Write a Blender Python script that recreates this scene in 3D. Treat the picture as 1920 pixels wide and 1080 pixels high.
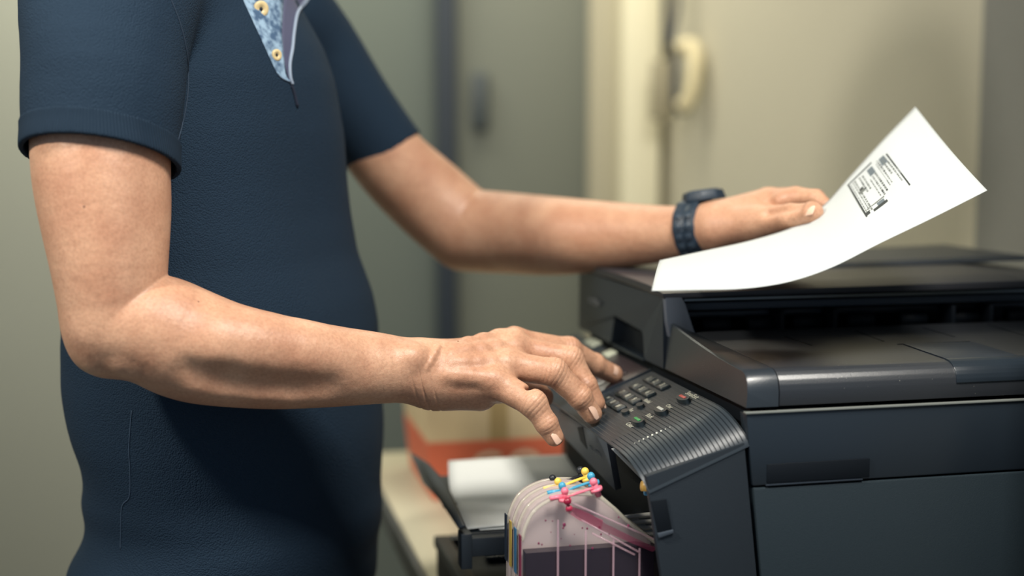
import bpy, bmesh, math, random
import numpy as np
from mathutils import Vector, Matrix
from mathutils.bvhtree import BVHTree

for o in list(bpy.data.objects):
    bpy.data.objects.remove(o)
SC = bpy.context.scene
COL = SC.collection

# ---------------------------------------------------------------- camera
F = 2500.0
PITCH = math.atan(270 / F)
CAM = np.array([0, 0, 1.25])
fw = np.array([0, math.cos(PITCH), -math.sin(PITCH)])
upv = np.array([0, math.sin(PITCH), math.cos(PITCH)])
rt = np.array([1.0, 0, 0])
Z = np.array([0, 0, 1.0])


def ray(px, py):
    return fw + rt * (px - 960) / F + upv * (540 - py) / F


def P(px, py, Y):
    return CAM + ray(px, py) * Y


def R(r, Y):                       # pixel radius -> metres at depth Y
    return r / F * Y


def hit(px, py, n, q):
    r = ray(px, py)
    return CAM + r * (((q - CAM) @ n) / (r @ n))


cd = bpy.data.cameras.new('camera')
cam = bpy.data.objects.new('camera', cd)
COL.objects.link(cam)
cam.location = CAM
cam.rotation_euler = (math.pi / 2 - PITCH, 0, 0)
cd.sensor_width = 36
cd.lens = F / 1920 * 36
cd.clip_start = 0.05
cd.dof.use_dof = True
cd.dof.focus_distance = 1.09
cd.dof.aperture_fstop = 2.1
SC.camera = cam

# ---------------------------------------------------------------- world, lights, exposure
SC.view_settings.view_transform = 'Standard'
SC.view_settings.look = 'None'
SC.view_settings.gamma = 1
SC.view_settings.use_curve_mapping = False
SC.view_settings.exposure = 0.0
w = bpy.data.worlds.new('world')
SC.world = w
w.use_nodes = True
w.node_tree.nodes['Background'].inputs[0].default_value = (0.50, 0.66, 0.86, 1)
w.node_tree.nodes['Background'].inputs[1].default_value = 0.34


def area(name, loc, target, size, power, color, sy=None):
    l = bpy.data.lights.new(name, 'AREA')
    l.energy = power
    l.color = color
    l.size = size
    if sy:
        l.shape = 'RECTANGLE'
        l.size_y = sy
    o = bpy.data.objects.new(name, l)
    COL.objects.link(o)
    o.location = loc
    o.rotation_euler = (Vector(target) - Vector(loc)).to_track_quat('-Z', 'Y').to_euler()
    return o


area('ceiling_light', (0.34, 0.25, 2.45), (0.02, 1.15, 1.0), 0.42, 36, (1.0, 0.955, 0.87))
area('wall_lamp', (-1.11, 0.38, 2.1), (0.3, 1.6, 1.3), 0.12, 21, (1.0, 0.93, 0.80))
area('ceiling_light', (-0.9, 2.9, 2.5), (-1.3, 3.3, 1.1), 0.8, 20, (1.0, 0.97, 0.82))
area('ceiling_light', (0.0, 2.75, 2.45), (0.3, 3.2, 1.1), 0.5, 12, (1.0, 0.93, 0.76))


# ---------------------------------------------------------------- helpers
def lin(c):
    return tuple(((x / 255) / 12.92 if x / 255 <= .04045 else ((x / 255 + .055) / 1.055) ** 2.4) for x in c) + (1,)


def mat(name, c, rough=0.5, metal=0.0, bump=None, spec=0.5, alpha=1.0, trans=0.0, coat=0.0, sss=0.0, vary=None, sheen=0.0):
    m = bpy.data.materials.new(name)
    m.use_nodes = True
    nt = m.node_tree
    b = nt.nodes['Principled BSDF']
    b.inputs['Base Color'].default_value = lin(c)
    b.inputs['Roughness'].default_value = rough
    b.inputs['Metallic'].default_value = metal
    b.inputs['Specular IOR Level'].default_value = spec
    b.inputs['Alpha'].default_value = alpha
    b.inputs['Transmission Weight'].default_value = trans
    b.inputs['Coat Weight'].default_value = coat
    b.inputs['Sheen Weight'].default_value = sheen
    if sss:
        b.inputs['Subsurface Weight'].default_value = sss
        b.inputs['Subsurface Radius'].default_value = (1.0, 0.35, 0.2)
        b.inputs['Subsurface Scale'].default_value = 0.006
    tc = nt.nodes.new('ShaderNodeTexCoord')
    if bump:                               # (scale, strength, distance)
        n = nt.nodes.new('ShaderNodeTexNoise')
        n.inputs['Scale'].default_value = bump[0]
        n.inputs['Detail'].default_value = 3
        bp = nt.nodes.new('ShaderNodeBump')
        bp.inputs['Strength'].default_value = bump[1]
        bp.inputs['Distance'].default_value = bump[2]
        nt.links.new(tc.outputs['Object'], n.inputs['Vector'])
        nt.links.new(n.outputs['Fac'], bp.inputs['Height'])
        nt.links.new(bp.outputs['Normal'], b.inputs['Normal'])
    if vary:                               # (scale, other colour, lo, hi)
        n = nt.nodes.new('ShaderNodeTexNoise')
        n.inputs['Scale'].default_value = vary[0]
        n.inputs['Detail'].default_value = 4
        r = nt.nodes.new('ShaderNodeValToRGB')
        r.color_ramp.elements[0].position = vary[2]
        r.color_ramp.elements[1].position = vary[3]
        r.color_ramp.elements[0].color = lin(c)
        r.color_ramp.elements[1].color = lin(vary[1])
        nt.links.new(tc.outputs['Object'], n.inputs['Vector'])
        nt.links.new(n.outputs['Fac'], r.inputs[0])
        nt.links.new(r.outputs[0], b.inputs['Base Color'])
    return m


def link(name, me, m=None, parent=None, smooth=False, kind=None):
    o = bpy.data.objects.new(name, me)
    COL.objects.link(o)
    if m:
        me.materials.append(m)
    if parent:
        o.parent = parent
        # parents are empties at a plain location: keep world placement
        o.matrix_parent_inverse = Matrix.Translation(parent['_at']).inverted() if '_at' in parent.keys() else Matrix.Identity(4)
    if smooth:
        me.polygons.foreach_set('use_smooth', [True] * len(me.polygons))
    if kind:
        o['kind'] = kind
    return o


def empty(name, loc, label, cat, group=None):
    o = bpy.data.objects.new(name, None)
    COL.objects.link(o)
    o.location = Vector(loc)
    o['_at'] = [float(x) for x in loc]
    o['label'] = label
    o['category'] = cat
    if group:
        o['group'] = group
    return o


def tag(o, label, cat, group=None):
    o['label'] = label
    o['category'] = cat
    if group:
        o['group'] = group
    return o


def pydata(name, vs, fs, m=None, parent=None, smooth=False, bevel=0, seg=2, kind=None, recalc=True):
    bm = bmesh.new()
    bv = [bm.verts.new(tuple(map(float, p))) for p in vs]
    for f in fs:
        try:
            bm.faces.new([bv[i] for i in f])
        except ValueError:
            pass
    if recalc:
        bmesh.ops.recalc_face_normals(bm, faces=bm.faces)
    if bevel:
        bmesh.ops.bevel(bm, geom=list(bm.edges), offset=bevel, segments=seg, affect='EDGES', profile=0.5, clamp_overlap=True)
        smooth = True
    me = bpy.data.meshes.new(name)
    bm.to_mesh(me)
    bm.free()
    o = link(name, me, m, parent, smooth, kind)
    if bevel:
        me.set_sharp_from_angle(angle=math.radians(40))
    return o


def hexa(c8):
    """8 corners: bottom loop 0-3, top loop 4-7"""
    return c8, [(0, 3, 2, 1), (4, 5, 6, 7), (0, 1, 5, 4), (1, 2, 6, 5), (2, 3, 7, 6), (3, 0, 4, 7)]


def box(name, lo, hi, m, parent=None, bevel=0, kind=None, fn=None, seg=2):
    (x0, y0, z0), (x1, y1, z1) = lo, hi
    c = [(x0, y0, z0), (x1, y0, z0), (x1, y1, z0), (x0, y1, z0), (x0, y0, z1), (x1, y0, z1), (x1, y1, z1), (x0, y1, z1)]
    if fn:
        c = [fn(*p) for p in c]
    v_, f_ = hexa(c)
    return pydata(name, v_, f_, m, parent, bevel=bevel, kind=kind, seg=seg)


def prism(name, A, B, m, parent=None, bevel=0, seg=2, smooth=False):
    n = len(A)
    fs = [tuple(range(n)), tuple(range(2 * n - 1, n - 1, -1))] + [(i, (i + 1) % n, n + (i + 1) % n, n + i) for i in range(n)]
    return pydata(name, list(A) + list(B), fs, m, parent, bevel=bevel, seg=seg, smooth=smooth)


def tube(name, pts, rad, m, parent=None, n=12, rads=None, caps=True):
    pts = [np.array(p, float) for p in pts]
    # smooth with catmull-rom
    vs, fs = [], []
    k = len(pts)
    prevn = None
    for i, p in enumerate(pts):
        t = pts[min(i + 1, k - 1)] - pts[max(i - 1, 0)]
        t /= np.linalg.norm(t) + 1e-12
        if prevn is None:
            h = np.array([0, 0, 1.0]) if abs(t[2]) < .9 else np.array([1.0, 0, 0])
            nn = np.cross(t, h)
        else:
            nn = prevn - t * (prevn @ t)
        nn /= np.linalg.norm(nn)
        prevn = nn
        bb = np.cross(t, nn)
        r = rads[i] if rads else rad
        for j in range(n):
            a = 2 * math.pi * j / n
            vs.append(p + nn * math.cos(a) * r + bb * math.sin(a) * r)
    for i in range(k - 1):
        for j in range(n):
            fs.append((i * n + j, i * n + (j + 1) % n, (i + 1) * n + (j + 1) % n, (i + 1) * n + j))
    if caps:
        fs.append(tuple(range(n)))
        fs.append(tuple(range((k - 1) * n, k * n)))
    return pydata(name, vs, fs, m, parent, smooth=True)


def crom(pts, n=8):
    pts = [np.array(p, float) for p in pts]
    q = [2 * pts[0] - pts[1]] + pts + [2 * pts[-1] - pts[-2]]
    out = []
    for i in range(1, len(q) - 2):
        for j in range(n):
            t = j / n
            out.append(.5 * ((2 * q[i]) + (-q[i - 1] + q[i + 1]) * t + (2 * q[i - 1] - 5 * q[i] + 4 * q[i + 1] - q[i + 2]) * t * t + (-q[i - 1] + 3 * q[i] - 3 * q[i + 1] + q[i + 2]) * t ** 3))
    out.append(pts[-1])
    return out


def ball(name, c, r, m, parent=None, s=(1, 1, 1)):
    bm = bmesh.new()
    bmesh.ops.create_uvsphere(bm, u_segments=16, v_segments=10, radius=r)
    for v_ in bm.verts:
        v_.co = Vector(c) + Vector((v_.co.x * s[0], v_.co.y * s[1], v_.co.z * s[2]))
    me = bpy.data.meshes.new(name)
    bm.to_mesh(me)
    bm.free()
    return link(name, me, m, parent, True)


def text(name, s, origin, ex, ey, size, m, parent=None, extrude=0.0001):
    cu = bpy.data.curves.new(name, 'FONT')
    cu.body = s
    cu.size = size
    cu.extrude = extrude
    cu.align_x = 'CENTER'
    cu.align_y = 'CENTER'
    cu.resolution_u = 3
    tmp = bpy.data.objects.new(name, cu)
    COL.objects.link(tmp)
    dg = bpy.context.evaluated_depsgraph_get()
    me = bpy.data.meshes.new_from_object(tmp.evaluated_get(dg))
    bpy.data.objects.remove(tmp)
    bpy.data.curves.remove(cu)
    ex = Vector(ex).normalized()
    ey = Vector(ey)
    ey = (ey - ex * ey.dot(ex)).normalized()
    ez = ex.cross(ey)
    M = Matrix((ex, ey, ez)).transposed().to_4x4()
    M.translation = Vector(origin)
    me.transform(M)
    me.materials.clear()
    return link(name, me, m, parent)


# printer frame: u runs along the printer's side, v across its width, z up
ang = math.atan((960 - 375) / 2516.0)
vv = np.array([-math.sin(ang), math.cos(ang), 0])
uu = np.array([math.cos(ang), math.sin(ang), 0])
O = P(1395, 768, 1.02)


def L(a, b, c):
    return O + uu * a + vv * b + Z * c


def loc(p):
    d = np.array(p) - O
    return np.array([d @ uu, d @ vv, d[2]])


DESK = -0.268           # desk top in the printer frame

# ---------------------------------------------------------------- signed-distance sculpting (smooth blended body surfaces)


def seg(a, b, ra, rb, k=0.004, flat=None, sub=False):
    return dict(t='seg', a=np.array(a, np.float32), b=np.array(b, np.float32), ra=ra, rb=rb, k=k, flat=flat, sub=sub)


def chain(pts, k=0.004, k0=None, flat=None):
    """pts: list of (px, py, depth, pixel radius)"""
    out = []
    for i in range(len(pts) - 1):
        x0, y0, Y0, r0 = pts[i]
        x1, y1, Y1, r1 = pts[i + 1]
        out.append(seg(P(x0, y0, Y0), P(x1, y1, Y1), R(r0, Y0), R(r1, Y1), k0 if (i == 0 and k0) else k, flat))
    return out


def wchain(pts, k=0.01, flat=None):
    return [seg(pts[i][0], pts[i + 1][0], pts[i][1], pts[i + 1][1], k, flat) for i in range(len(pts) - 1)]


def ell(c, rad, axes=None, k=0.01, sub=False):
    axes = np.eye(3) if axes is None else np.array([np.array(a) / np.linalg.norm(a) for a in axes])
    return dict(t='ell', c=np.array(c, np.float32), rad=np.array(rad, np.float32), ax=axes.astype(np.float32), k=k, sub=sub)


def custom(fn, k=0.01, sub=False):
    return dict(t='fn', fn=fn, k=k, sub=sub)


def pd(p, Q):
    if p['t'] == 'seg':
        a, b = p['a'], p['b']
        ba = b - a
        q = Q - a
        if p['flat'] is not None:
            n, s = p['flat']
            n = np.array(n, np.float32)
            n = n / np.linalg.norm(n)
            q = q + n * ((q @ n) * (1 / s - 1))[..., None]
            ba = ba + n * ((ba @ n) * (1 / s - 1))
        h = np.clip((q @ ba) / (ba @ ba + 1e-12), 0, 1)
        d = np.sqrt(((q - h[..., None] * ba) ** 2).sum(-1)) - (p['ra'] + (p['rb'] - p['ra']) * h)
        return d * (min(1.0, p['flat'][1] * 1.2) if p['flat'] is not None else 1.0)
    if p['t'] == 'ell':
        q = (Q - p['c']) @ p['ax'].T
        k0 = np.sqrt(((q / p['rad']) ** 2).sum(-1))
        k1 = np.sqrt(((q / p['rad'] ** 2) ** 2).sum(-1)) + 1e-9
        return k0 * (k0 - 1) / k1
    return p['fn'](Q)


def bound(p):
    if p['t'] == 'seg':
        c = (p['a'] + p['b']) / 2
        s = max(1, p['flat'][1]) if p['flat'] is not None else 1
        return c, np.linalg.norm(p['b'] - p['a']) / 2 + max(p['ra'], p['rb']) * s
    if p['t'] == 'ell':
        return p['c'], p['rad'].max()
    return None, None


def fold(prims, Q, ctr=None, br=0):
    """Q (B,N,3); ctr (B,3) block centres for culling"""
    D = np.full(Q.shape[:-1], 1.0, np.float32)
    for p in prims:
        c, r = bound(p)
        if c is not None and ctr is not None:
            mk = np.linalg.norm(ctr - c, axis=-1) < r + br * 1.15 + 2.2 * p['k'] + 0.006
            if not mk.any():
                continue
            q = Q[mk]
            Dm = D[mk]
        else:
            mk = None
            q = Q
            Dm = D
        d = pd(p, q).astype(np.float32)
        k = p['k']
        if p['sub']:
            d = -d
            h = np.maximum(k - np.abs(Dm - d), 0) / k
            Dm = np.maximum(Dm, d) + h * h * k * .25
        else:
            h = np.maximum(k - np.abs(Dm - d), 0) / k
            Dm = np.minimum(Dm, d) - h * h * k * .25
        if mk is None:
            D = Dm
        else:
            D[mk] = Dm
    return D


def sculpt(name, prims, lo, hi, h, post=None):
    lo = np.array(lo, np.float32)
    hi = np.array(hi, np.float32)
    N = 8
    bs = N * h
    nb = np.ceil((hi - lo) / (bs * 4)).astype(int) * 4
    # coarse pass
    g = np.stack(np.meshgrid(*[np.arange(n // 4) for n in nb], indexing='ij'), -1).reshape(-1, 3)
    cc = lo + (g + .5) * bs * 4
    Dc = fold(prims, cc[:, None, :].astype(np.float32), cc, bs * 4)[:, 0]
    g = g[np.abs(Dc) < bs * 4 * .9 * 1.35 + .006]
    sub = np.stack(np.meshgrid(*[np.arange(4)] * 3, indexing='ij'), -1).reshape(-1, 3)
    g = (g[:, None, :] * 4 + sub[None]).reshape(-1, 3)
    cc = lo + (g + .5) * bs
    Dc = np.concatenate([fold(prims, c[:, None, :].astype(np.float32), c, bs)[:, 0] for c in np.array_split(cc, max(1, len(cc) // 50000))])
    g = g[np.abs(Dc) < bs * .87 * 1.35 + .004 + bs * .6]
    cor = np.stack(np.meshgrid(*[np.arange(N + 1)] * 3, indexing='ij'), -1).reshape(-1, 3)
    DIM = nb * N + 2
    keys_all, pos_all, quads = [], [], []
    for gb in np.array_split(g, max(1, len(g) // 900)):
        Q = (lo + (gb[:, None, :] * N + cor[None]) * h).astype(np.float32)
        ctr = lo + (gb + .5) * bs
        D = fold(prims, Q, ctr, bs * .87).reshape(-1, N + 1, N + 1, N + 1)
        S = D < 0
        # cells
        acc = np.zeros((len(gb), N, N, N, 3), np.float32)
        cnt = np.zeros((len(gb), N, N, N), np.float32)
        sl = lambda i: slice(i, N + i)
        for ax in range(3):
            o1, o2 = [a for a in range(3) if a != ax]
            for i in (0, 1):
                for j in (0, 1):
                    off0 = [0, 0, 0]
                    off0[o1] = i
                    off0[o2] = j
                    off1 = list(off0)
                    off1[ax] = 1
                    d0 = D[:, sl(off0[0]), sl(off0[1]), sl(off0[2])]
                    d1 = D[:, sl(off1[0]), sl(off1[1]), sl(off1[2])]
                    cr = (d0 < 0) != (d1 < 0)
                    t = np.where(cr, d0 / np.where(cr, d0 - d1, 1), 0)
                    p = np.zeros(acc.shape, np.float32)
                    p[..., ax] = t
                    p[..., o1] = i
                    p[..., o2] = j
                    acc += p * cr[..., None]
                    cnt += cr
        m = cnt > 0
        bi, x, y, z = np.nonzero(m)
        gi = gb[bi] * N + np.stack([x, y, z], -1)
        pos_all.append(lo + (gi + acc[m] / cnt[m][:, None]) * h)
        keys_all.append((gi[:, 0] + 1) + DIM[0] * ((gi[:, 1] + 1) + DIM[1] * (gi[:, 2].astype(np.int64) + 1)))
        strides = np.array([1, DIM[0], DIM[0] * DIM[1]], np.int64)
        for ax in range(3):
            o1, o2 = [(1, 2), (2, 0), (0, 1)][ax]
            s0 = S[:, :N, :N, :N]
            off = [0, 0, 0]
            off[ax] = 1
            s1 = S[:, sl(off[0]), sl(off[1]), sl(off[2])]
            cr = s0 != s1
            bi, x, y, z = np.nonzero(cr)
            gi = gb[bi] * N + np.stack([x, y, z], -1)
            k0 = (gi[:, 0] + 1) + DIM[0] * ((gi[:, 1] + 1) + DIM[1] * (gi[:, 2].astype(np.int64) + 1))
            q = np.stack([k0, k0 - strides[o1], k0 - strides[o1] - strides[o2], k0 - strides[o2]], -1)
            flip = ~s0[cr]
            q[flip] = q[flip][:, ::-1]
            quads.append(q)
    keys = np.concatenate(keys_all)
    pos = np.concatenate(pos_all).astype(np.float64)
    order = np.argsort(keys)
    ks = keys[order]
    Qd = np.concatenate(quads)
    ii = np.clip(np.searchsorted(ks, Qd), 0, len(ks) - 1)
    ok = (ks[ii] == Qd).all(-1)
    faces = order[ii[ok]]
    # light smoothing by face-neighbour averaging
    for _ in range(2):
        s = np.zeros_like(pos)
        c = np.zeros(len(pos))
        for a, b in ((0, 1), (1, 2), (2, 3), (3, 0)):
            np.add.at(s, faces[:, a], pos[faces[:, b]])
            np.add.at(s, faces[:, b], pos[faces[:, a]])
            np.add.at(c, faces[:, a], 1)
            np.add.at(c, faces[:, b], 1)
        pos = pos * .5 + .5 * s / np.maximum(c, 1)[:, None]
    if post is not None:
        e = h
        def f(q):
            return np.concatenate([fold(prims, b[:, None, :].astype(np.float32))[:, 0] for b in np.array_split(q, max(1, len(q) // 60000))])
        pos = post(pos, f)
    return pos, faces


def mesh_np(name, parts):
    vs = np.concatenate([p for p, _ in parts])
    off, fs = 0, []
    for p, f in parts:
        fs.append(f + off)
        off += len(p)
    fs = np.concatenate(fs)
    me = bpy.data.meshes.new(name)
    me.vertices.add(len(vs))
    me.vertices.foreach_set('co', vs.astype(np.float32).ravel())
    me.loops.add(len(fs) * 4)
    me.loops.foreach_set('vertex_index', fs.astype(np.int32).ravel())
    me.polygons.add(len(fs))
    me.polygons.foreach_set('loop_start', (np.arange(len(fs)) * 4).astype(np.int32))
    me.polygons.foreach_set('use_smooth', np.ones(len(fs), bool))
    me.update(calc_edges=True)
    return me


# ================================================================ THE ROOM
M_wall_r = mat('cream_plaster', (196, 191, 172), .9, bump=(260, .5, .002))
M_wall_b = mat('grey_green_plaster', (102, 110, 104), .9)
M_wall_l = mat('sage_plaster', (168, 170, 158), .9)
M_trim = mat('cream_gloss_trim', (226, 220, 192), .6)
M_trim2 = mat('taupe_trim', (168, 162, 140), .6)
M_door = mat('grey_door_paint', (108, 112, 102), .6)
M_dark = mat('dark_frame_paint', (34, 44, 56), .6)
M_floor = mat('grey_vinyl', (120, 116, 104), .5, vary=(6, (104, 100, 90), .4, .6))
FLOOR = 0.0
BY = 3.3


def wallpx(name, x0, x1, Y, m, kind='structure', th=.06, z0=0.0, z1=2.6):
    a = P(x0, 300, Y)[0]
    b = P(x1, 300, Y)[0]
    yy = P(960, 270, Y)[1]
    return box(name, (a, yy, z0), (b, yy + th, z1), m, kind=kind, bevel=.004)


wallpx('wall_back', 300, 822, BY + .05, M_wall_b)
wallpx('wall_side', -900, 300, BY + .02, M_wall_l)
wallpx('trim_1', 818, 856, BY - .02, M_dark)
wallpx('door_1', 856, 1108, BY + .02, M_door)
wallpx('trim_2', 1104, 1172, BY - .02, M_trim2)
wallpx('trim_3', 1166, 1238, BY - .12, M_trim, th=.16)
# side wall comes forward on the right, behind the printer
a0, a1 = P(1232, 300, 3.3), P(2110, 300, 1.62)
dv = (a1 - a0)[:2]
nrm = np.array([dv[1], -dv[0]]) / np.linalg.norm(dv) * -.08
box('wall_right', (0, 0, 0), (.817, 1, 2.6), M_wall_r, kind='structure',
    fn=lambda x, y, z: (a0[0] + dv[0] * x + nrm[0] * y, a0[1] + dv[1] * x + nrm[1] * y, z))
box('wall_left', (-2.25, 1.2, 0), (-2.2, 3.5, 2.6), M_wall_l, kind='structure')
box('floor', (-2.6, -1.2, -.05), (1.6, 3.6, 0), M_floor, kind='structure')
box('ceiling', (-2.6, 1.0, 2.6), (1.6, 3.6, 2.65), M_wall_l, kind='structure')
# dark lever plate on the door
hp = P(900, 190, BY)
box('wall_near', (.818, -.03, 0), (1, 1, 2.6), mat('shaded_textured_plaster', (138, 139, 134), .95, bump=(300, 1.0, .004)), kind='structure',  # near end of the right wall, its shade put into a darker grey
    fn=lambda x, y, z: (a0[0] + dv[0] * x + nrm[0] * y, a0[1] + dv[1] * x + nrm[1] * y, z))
t = box('door_handle', (hp[0] - .02, hp[1] - .03, hp[2] - .07), (hp[0] + .02, hp[1] + .02, hp[2] + .07), mat('dark_handle', (62, 70, 74), .5), bevel=.01)
t.parent = bpy.data.objects['door_1']

# wall telephone with its cords, on the wall by the cream post
tp = P(1270, 130, 3.0)
tel = empty('wall_telephone', (tp[0], tp[1], tp[2] - .12), 'cream handset on a dark hook with cords, hung on the cream wall beside the post', 'telephone')
M_hs = mat('cream_plastic', (214, 202, 164), .45)
M_hk = mat('dark_hook_plastic', (58, 64, 74), .5)


def tpx(px, py, d=0.0):
    return P(px, py, 2.98 - d)


tube('handset', crom([tpx(1268, 92, .02), tpx(1298, 86, .03), tpx(1304, 120, .05), tpx(1300, 160, .05), tpx(1290, 190, .04), tpx(1276, 200, .03)], 5), .017, M_hs, tel, 12)
tube('hook', crom([tpx(1250, 78), tpx(1264, 84), tpx(1267, 120), tpx(1267, 170), tpx(1272, 206), tpx(1290, 204, .03)], 5), .009, M_hk, tel, 10)
box('back_plate', (tpx(1225, 0)[0], tpx(1225, 0)[1] + .035, tpx(0, 225)[2]), (tpx(1272, 0)[0], tpx(1225, 0)[1] + .05, tpx(0, 110)[2]), mat('taupe_plate', (156, 148, 122), .6), tel, bevel=.006)
tube('cord', crom([tpx(1248, -160), tpx(1247, -60), tpx(1249, 20), tpx(1252, 78)], 5), .006, M_hk, tel, 8)
tube('cord', crom([tpx(1272, -160), tpx(1276, -60), tpx(1270, 20), tpx(1258, 78)], 5), .006, M_hk, tel, 8)

# ---------------------------------------------------------------- desk
M_desk = mat('cream_laminate', (214, 206, 180), .35, vary=(3, (204, 196, 168), .4, .7))
M_edge = mat('dark_edge_band', (62, 66, 66), .5)
e1, e2 = loc(hit(715, 940, Z, L(0, 0, DESK))), loc(hit(790, 1080, Z, L(0, 0, DESK)))
DU = (e1[0] + e2[0]) / 2
DV = loc(hit(720, 848, Z, L(0, 0, DESK)))[1]
print('desk edge', e1, e2, DV)
dk = empty('desk', L(.3, .6, DESK) - Z * .78, 'cream topped desk with a dark edge band, carrying the printer and an orange box', 'desk')


def LB(name, lo, hi, m, parent=None, bevel=0, seg=2, sh=None):
    return box(name, lo, hi, m, parent, bevel, fn=(lambda a, b, c: L(*(sh(a, b, c) if sh else (a, b, c)))), seg=seg)


LB('desktop', (DU + .008, -.03, DESK - .03), (.62, DV, DESK), M_desk, dk, .002)
LB('edge_band', (DU, -.032, DESK - .032), (DU + .009, DV + .002, DESK - .002), M_edge, dk, .002)
for a in (-.08, .56):
    for b in (.03, DV - .08):
        LB('leg', (a - .025, b - .025, DESK - .78), (a + .025, b + .025, DESK - .03), M_edge, dk, .003)

# cabinet-shaped light blocker, added out of view to shade the wall behind the printer
FZ = -O[2]
tc_ = empty('shade_blocker', L(.4, -.24, 0) - Z * O[2], 'added light blocker shaped like a tall grey cabinet, beside the desk', 'light blocker')
M_blocker = mat('blocker_grey', (120, 124, 124), .5)
LB('blocker_body', (.24, -.42, FZ + .05), (.64, -.07, FZ + 2.1), M_blocker, tc_, .004)
LB('blocker_plinth', (.25, -.41, FZ + .001), (.63, -.08, FZ + .05), M_edge, tc_, .002)
for z0_, z1_ in ((FZ + .06, FZ + 1.04), (FZ + 1.06, FZ + 2.09)):
    d_ = LB('blocker_door', (.222, -.415, z0_), (.240, -.075, z1_), M_blocker, tc_, .003)
    LB('blocker_pull', (.212, -.14, (z0_ + z1_) / 2 - .06), (.222, -.13, (z0_ + z1_) / 2 + .06), M_edge, d_, .002)

# ---------------------------------------------------------------- cardboard box with orange band
M_card = mat('cardboard', (214, 192, 152), .85, bump=(60, .2, .002))
M_orange = mat('orange_print', (220, 112, 80), .7)
bp = loc(hit(792, 940, Z, L(0, 0, DESK)))
bx = empty('cardboard_box', L(bp[0] + .1, bp[1] + .1, DESK), 'cardboard carton with an orange lower band and white lettering, behind the printer', 'box')
b0, b1, w_, h_ = bp[0] + .016, bp[1], .27, .150


def bsh(a, b, c):
    k = (c - DESK) / h_
    return (b0 + (a - b0) - .016 * k if a < b0 + .1 else a, b, c)


LB('carton', (b0, b1, DESK), (b0 + w_, b1 + .2, DESK + h_), M_card, bx, .002, sh=bsh)
def bsh2(a, b, c):
    k = (c - DESK) / h_
    return (a - .016 * k if a < b0 + .1 else a, b, c)
LB('orange_band', (b0 - .0012, b1 - .0012, DESK + .001), (b0 + w_ + .001, b1 + .2, DESK + .078), M_orange, bx, 0, sh=bsh2)
LB('tape', (b0 + .075, b1 - .001, DESK + .078), (b0 + .1, b1, DESK + h_), mat('brown_tape', (182, 158, 112), .4), bx)
M_white = mat('white_print', (238, 232, 220), .7)
text('lettering', 'CO', L(b0 + .098, b1 - .0016, DESK + .036), uu, Z, .070, mat('pale_lettering', (236, 206, 176), .7), bx, .0003)

# ================================================================ THE PRINTER
M_pl = mat('black_plastic', (40, 47, 56), .36, bump=(900, .25, .0006), spec=.4)
M_pl2 = mat('smooth_black_plastic', (34, 42, 50), .28, spec=.5, bump=(1400, .1, .0004))
M_lower = mat('dark_teal_plastic', (35, 45, 51), .45, bump=(900, .25, .0006), spec=.4)
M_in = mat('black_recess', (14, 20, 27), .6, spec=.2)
M_grey = mat('grey_plastic', (66, 74, 84), .5, bump=(900, .25, .0005), spec=.35)
M_dust = mat('dusty_lid_plastic', (47, 49, 53), .36, bump=(900, .25, .0004), spec=.8)
# fine dust specks on the lid
nt = M_dust.node_tree
vo = nt.nodes.new('ShaderNodeTexVoronoi'); vo.inputs['Scale'].default_value = 260
tc = nt.nodes['Texture Coordinate']
cr = nt.nodes.new('ShaderNodeValToRGB'); cr.color_ramp.elements[0].position = .05; cr.color_ramp.elements[1].position = .11
cr.color_ramp.elements[0].color = lin((150, 150, 140)); cr.color_ramp.elements[1].color = lin((44, 47, 52))
nt.links.new(tc.outputs['Object'], vo.inputs['Vector']); nt.links.new(vo.outputs['Distance'], cr.inputs[0])
nz = nt.nodes.new('ShaderNodeTexNoise'); nz.inputs['Scale'].default_value = 45
nt.links.new(tc.outputs['Object'], nz.inputs['Vector'])
c2 = nt.nodes.new('ShaderNodeValToRGB'); c2.color_ramp.elements[0].position = .5; c2.color_ramp.elements[1].position = .62
nt.links.new(nz.outputs['Fac'], c2.inputs[0])
mx = nt.nodes.new('ShaderNodeMix'); mx.data_type = 'RGBA'
mx.inputs[6].default_value = lin((44, 47, 52))
nt.links.new(c2.outputs[0], mx.inputs[0]); nt.links.new(cr.outputs[0], mx.inputs[7])
nt.links.new(mx.outputs[2], nt.nodes['Principled BSDF'].inputs['Base Color'])

WD = .455      # width
DP = .47       # depth
pr = empty('multifunction_printer', L(.2, .22, DESK), 'black multifunction inkjet printer with keypad control panel and document feeder', 'printer')

# main body (upper part right under the lid, then the lower door), with the drafted front edge
def side(a0_, a1_, z0, z1, b0_, b1_, name, m, bev=.0015):
    A = [L(a0_(z0), b0_, z0), L(a1_, b0_, z0), L(a1_, b0_, z1), L(a0_(z1), b0_, z1)]
    B = [L(a0_(z0), b1_, z0), L(a1_, b1_, z0), L(a1_, b1_, z1), L(a0_(z1), b1_, z1)]
    return prism(name, A, B, m, pr, bev)


dr = lambda z: .0015 - z * .115
side(dr, DP, -.0605, -.0035, .0, .014, 'side_panel', M_pl2)
side(dr, DP, DESK + .004, -.0620, -.0008, .014, 'side_door', M_lower)
core = side(lambda z: .012, DP - .003, DESK + .004, -.003, .016, WD, 'body', M_in)
# handle recess in the side panel
ha, hb = loc(hit(1437, 905, vv, O)), loc(hit(1630, 868, vv, O))
LB('handle_recess', (ha[0], -.0012, -.0585), (hb[0], .0002, -.0435), M_in, pr, .0006)
LB('handle_lip', (ha[0] - .001, -.0018, -.0606), (hb[0] - .006, .0002, -.0594), M_pl, pr, .0004)
LB('seam_highlight', (.001, -.0015, -.0036), (DP, .004, -.0020), mat('bright_seam_plastic', (120, 124, 120), .3), pr, .0004)

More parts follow.
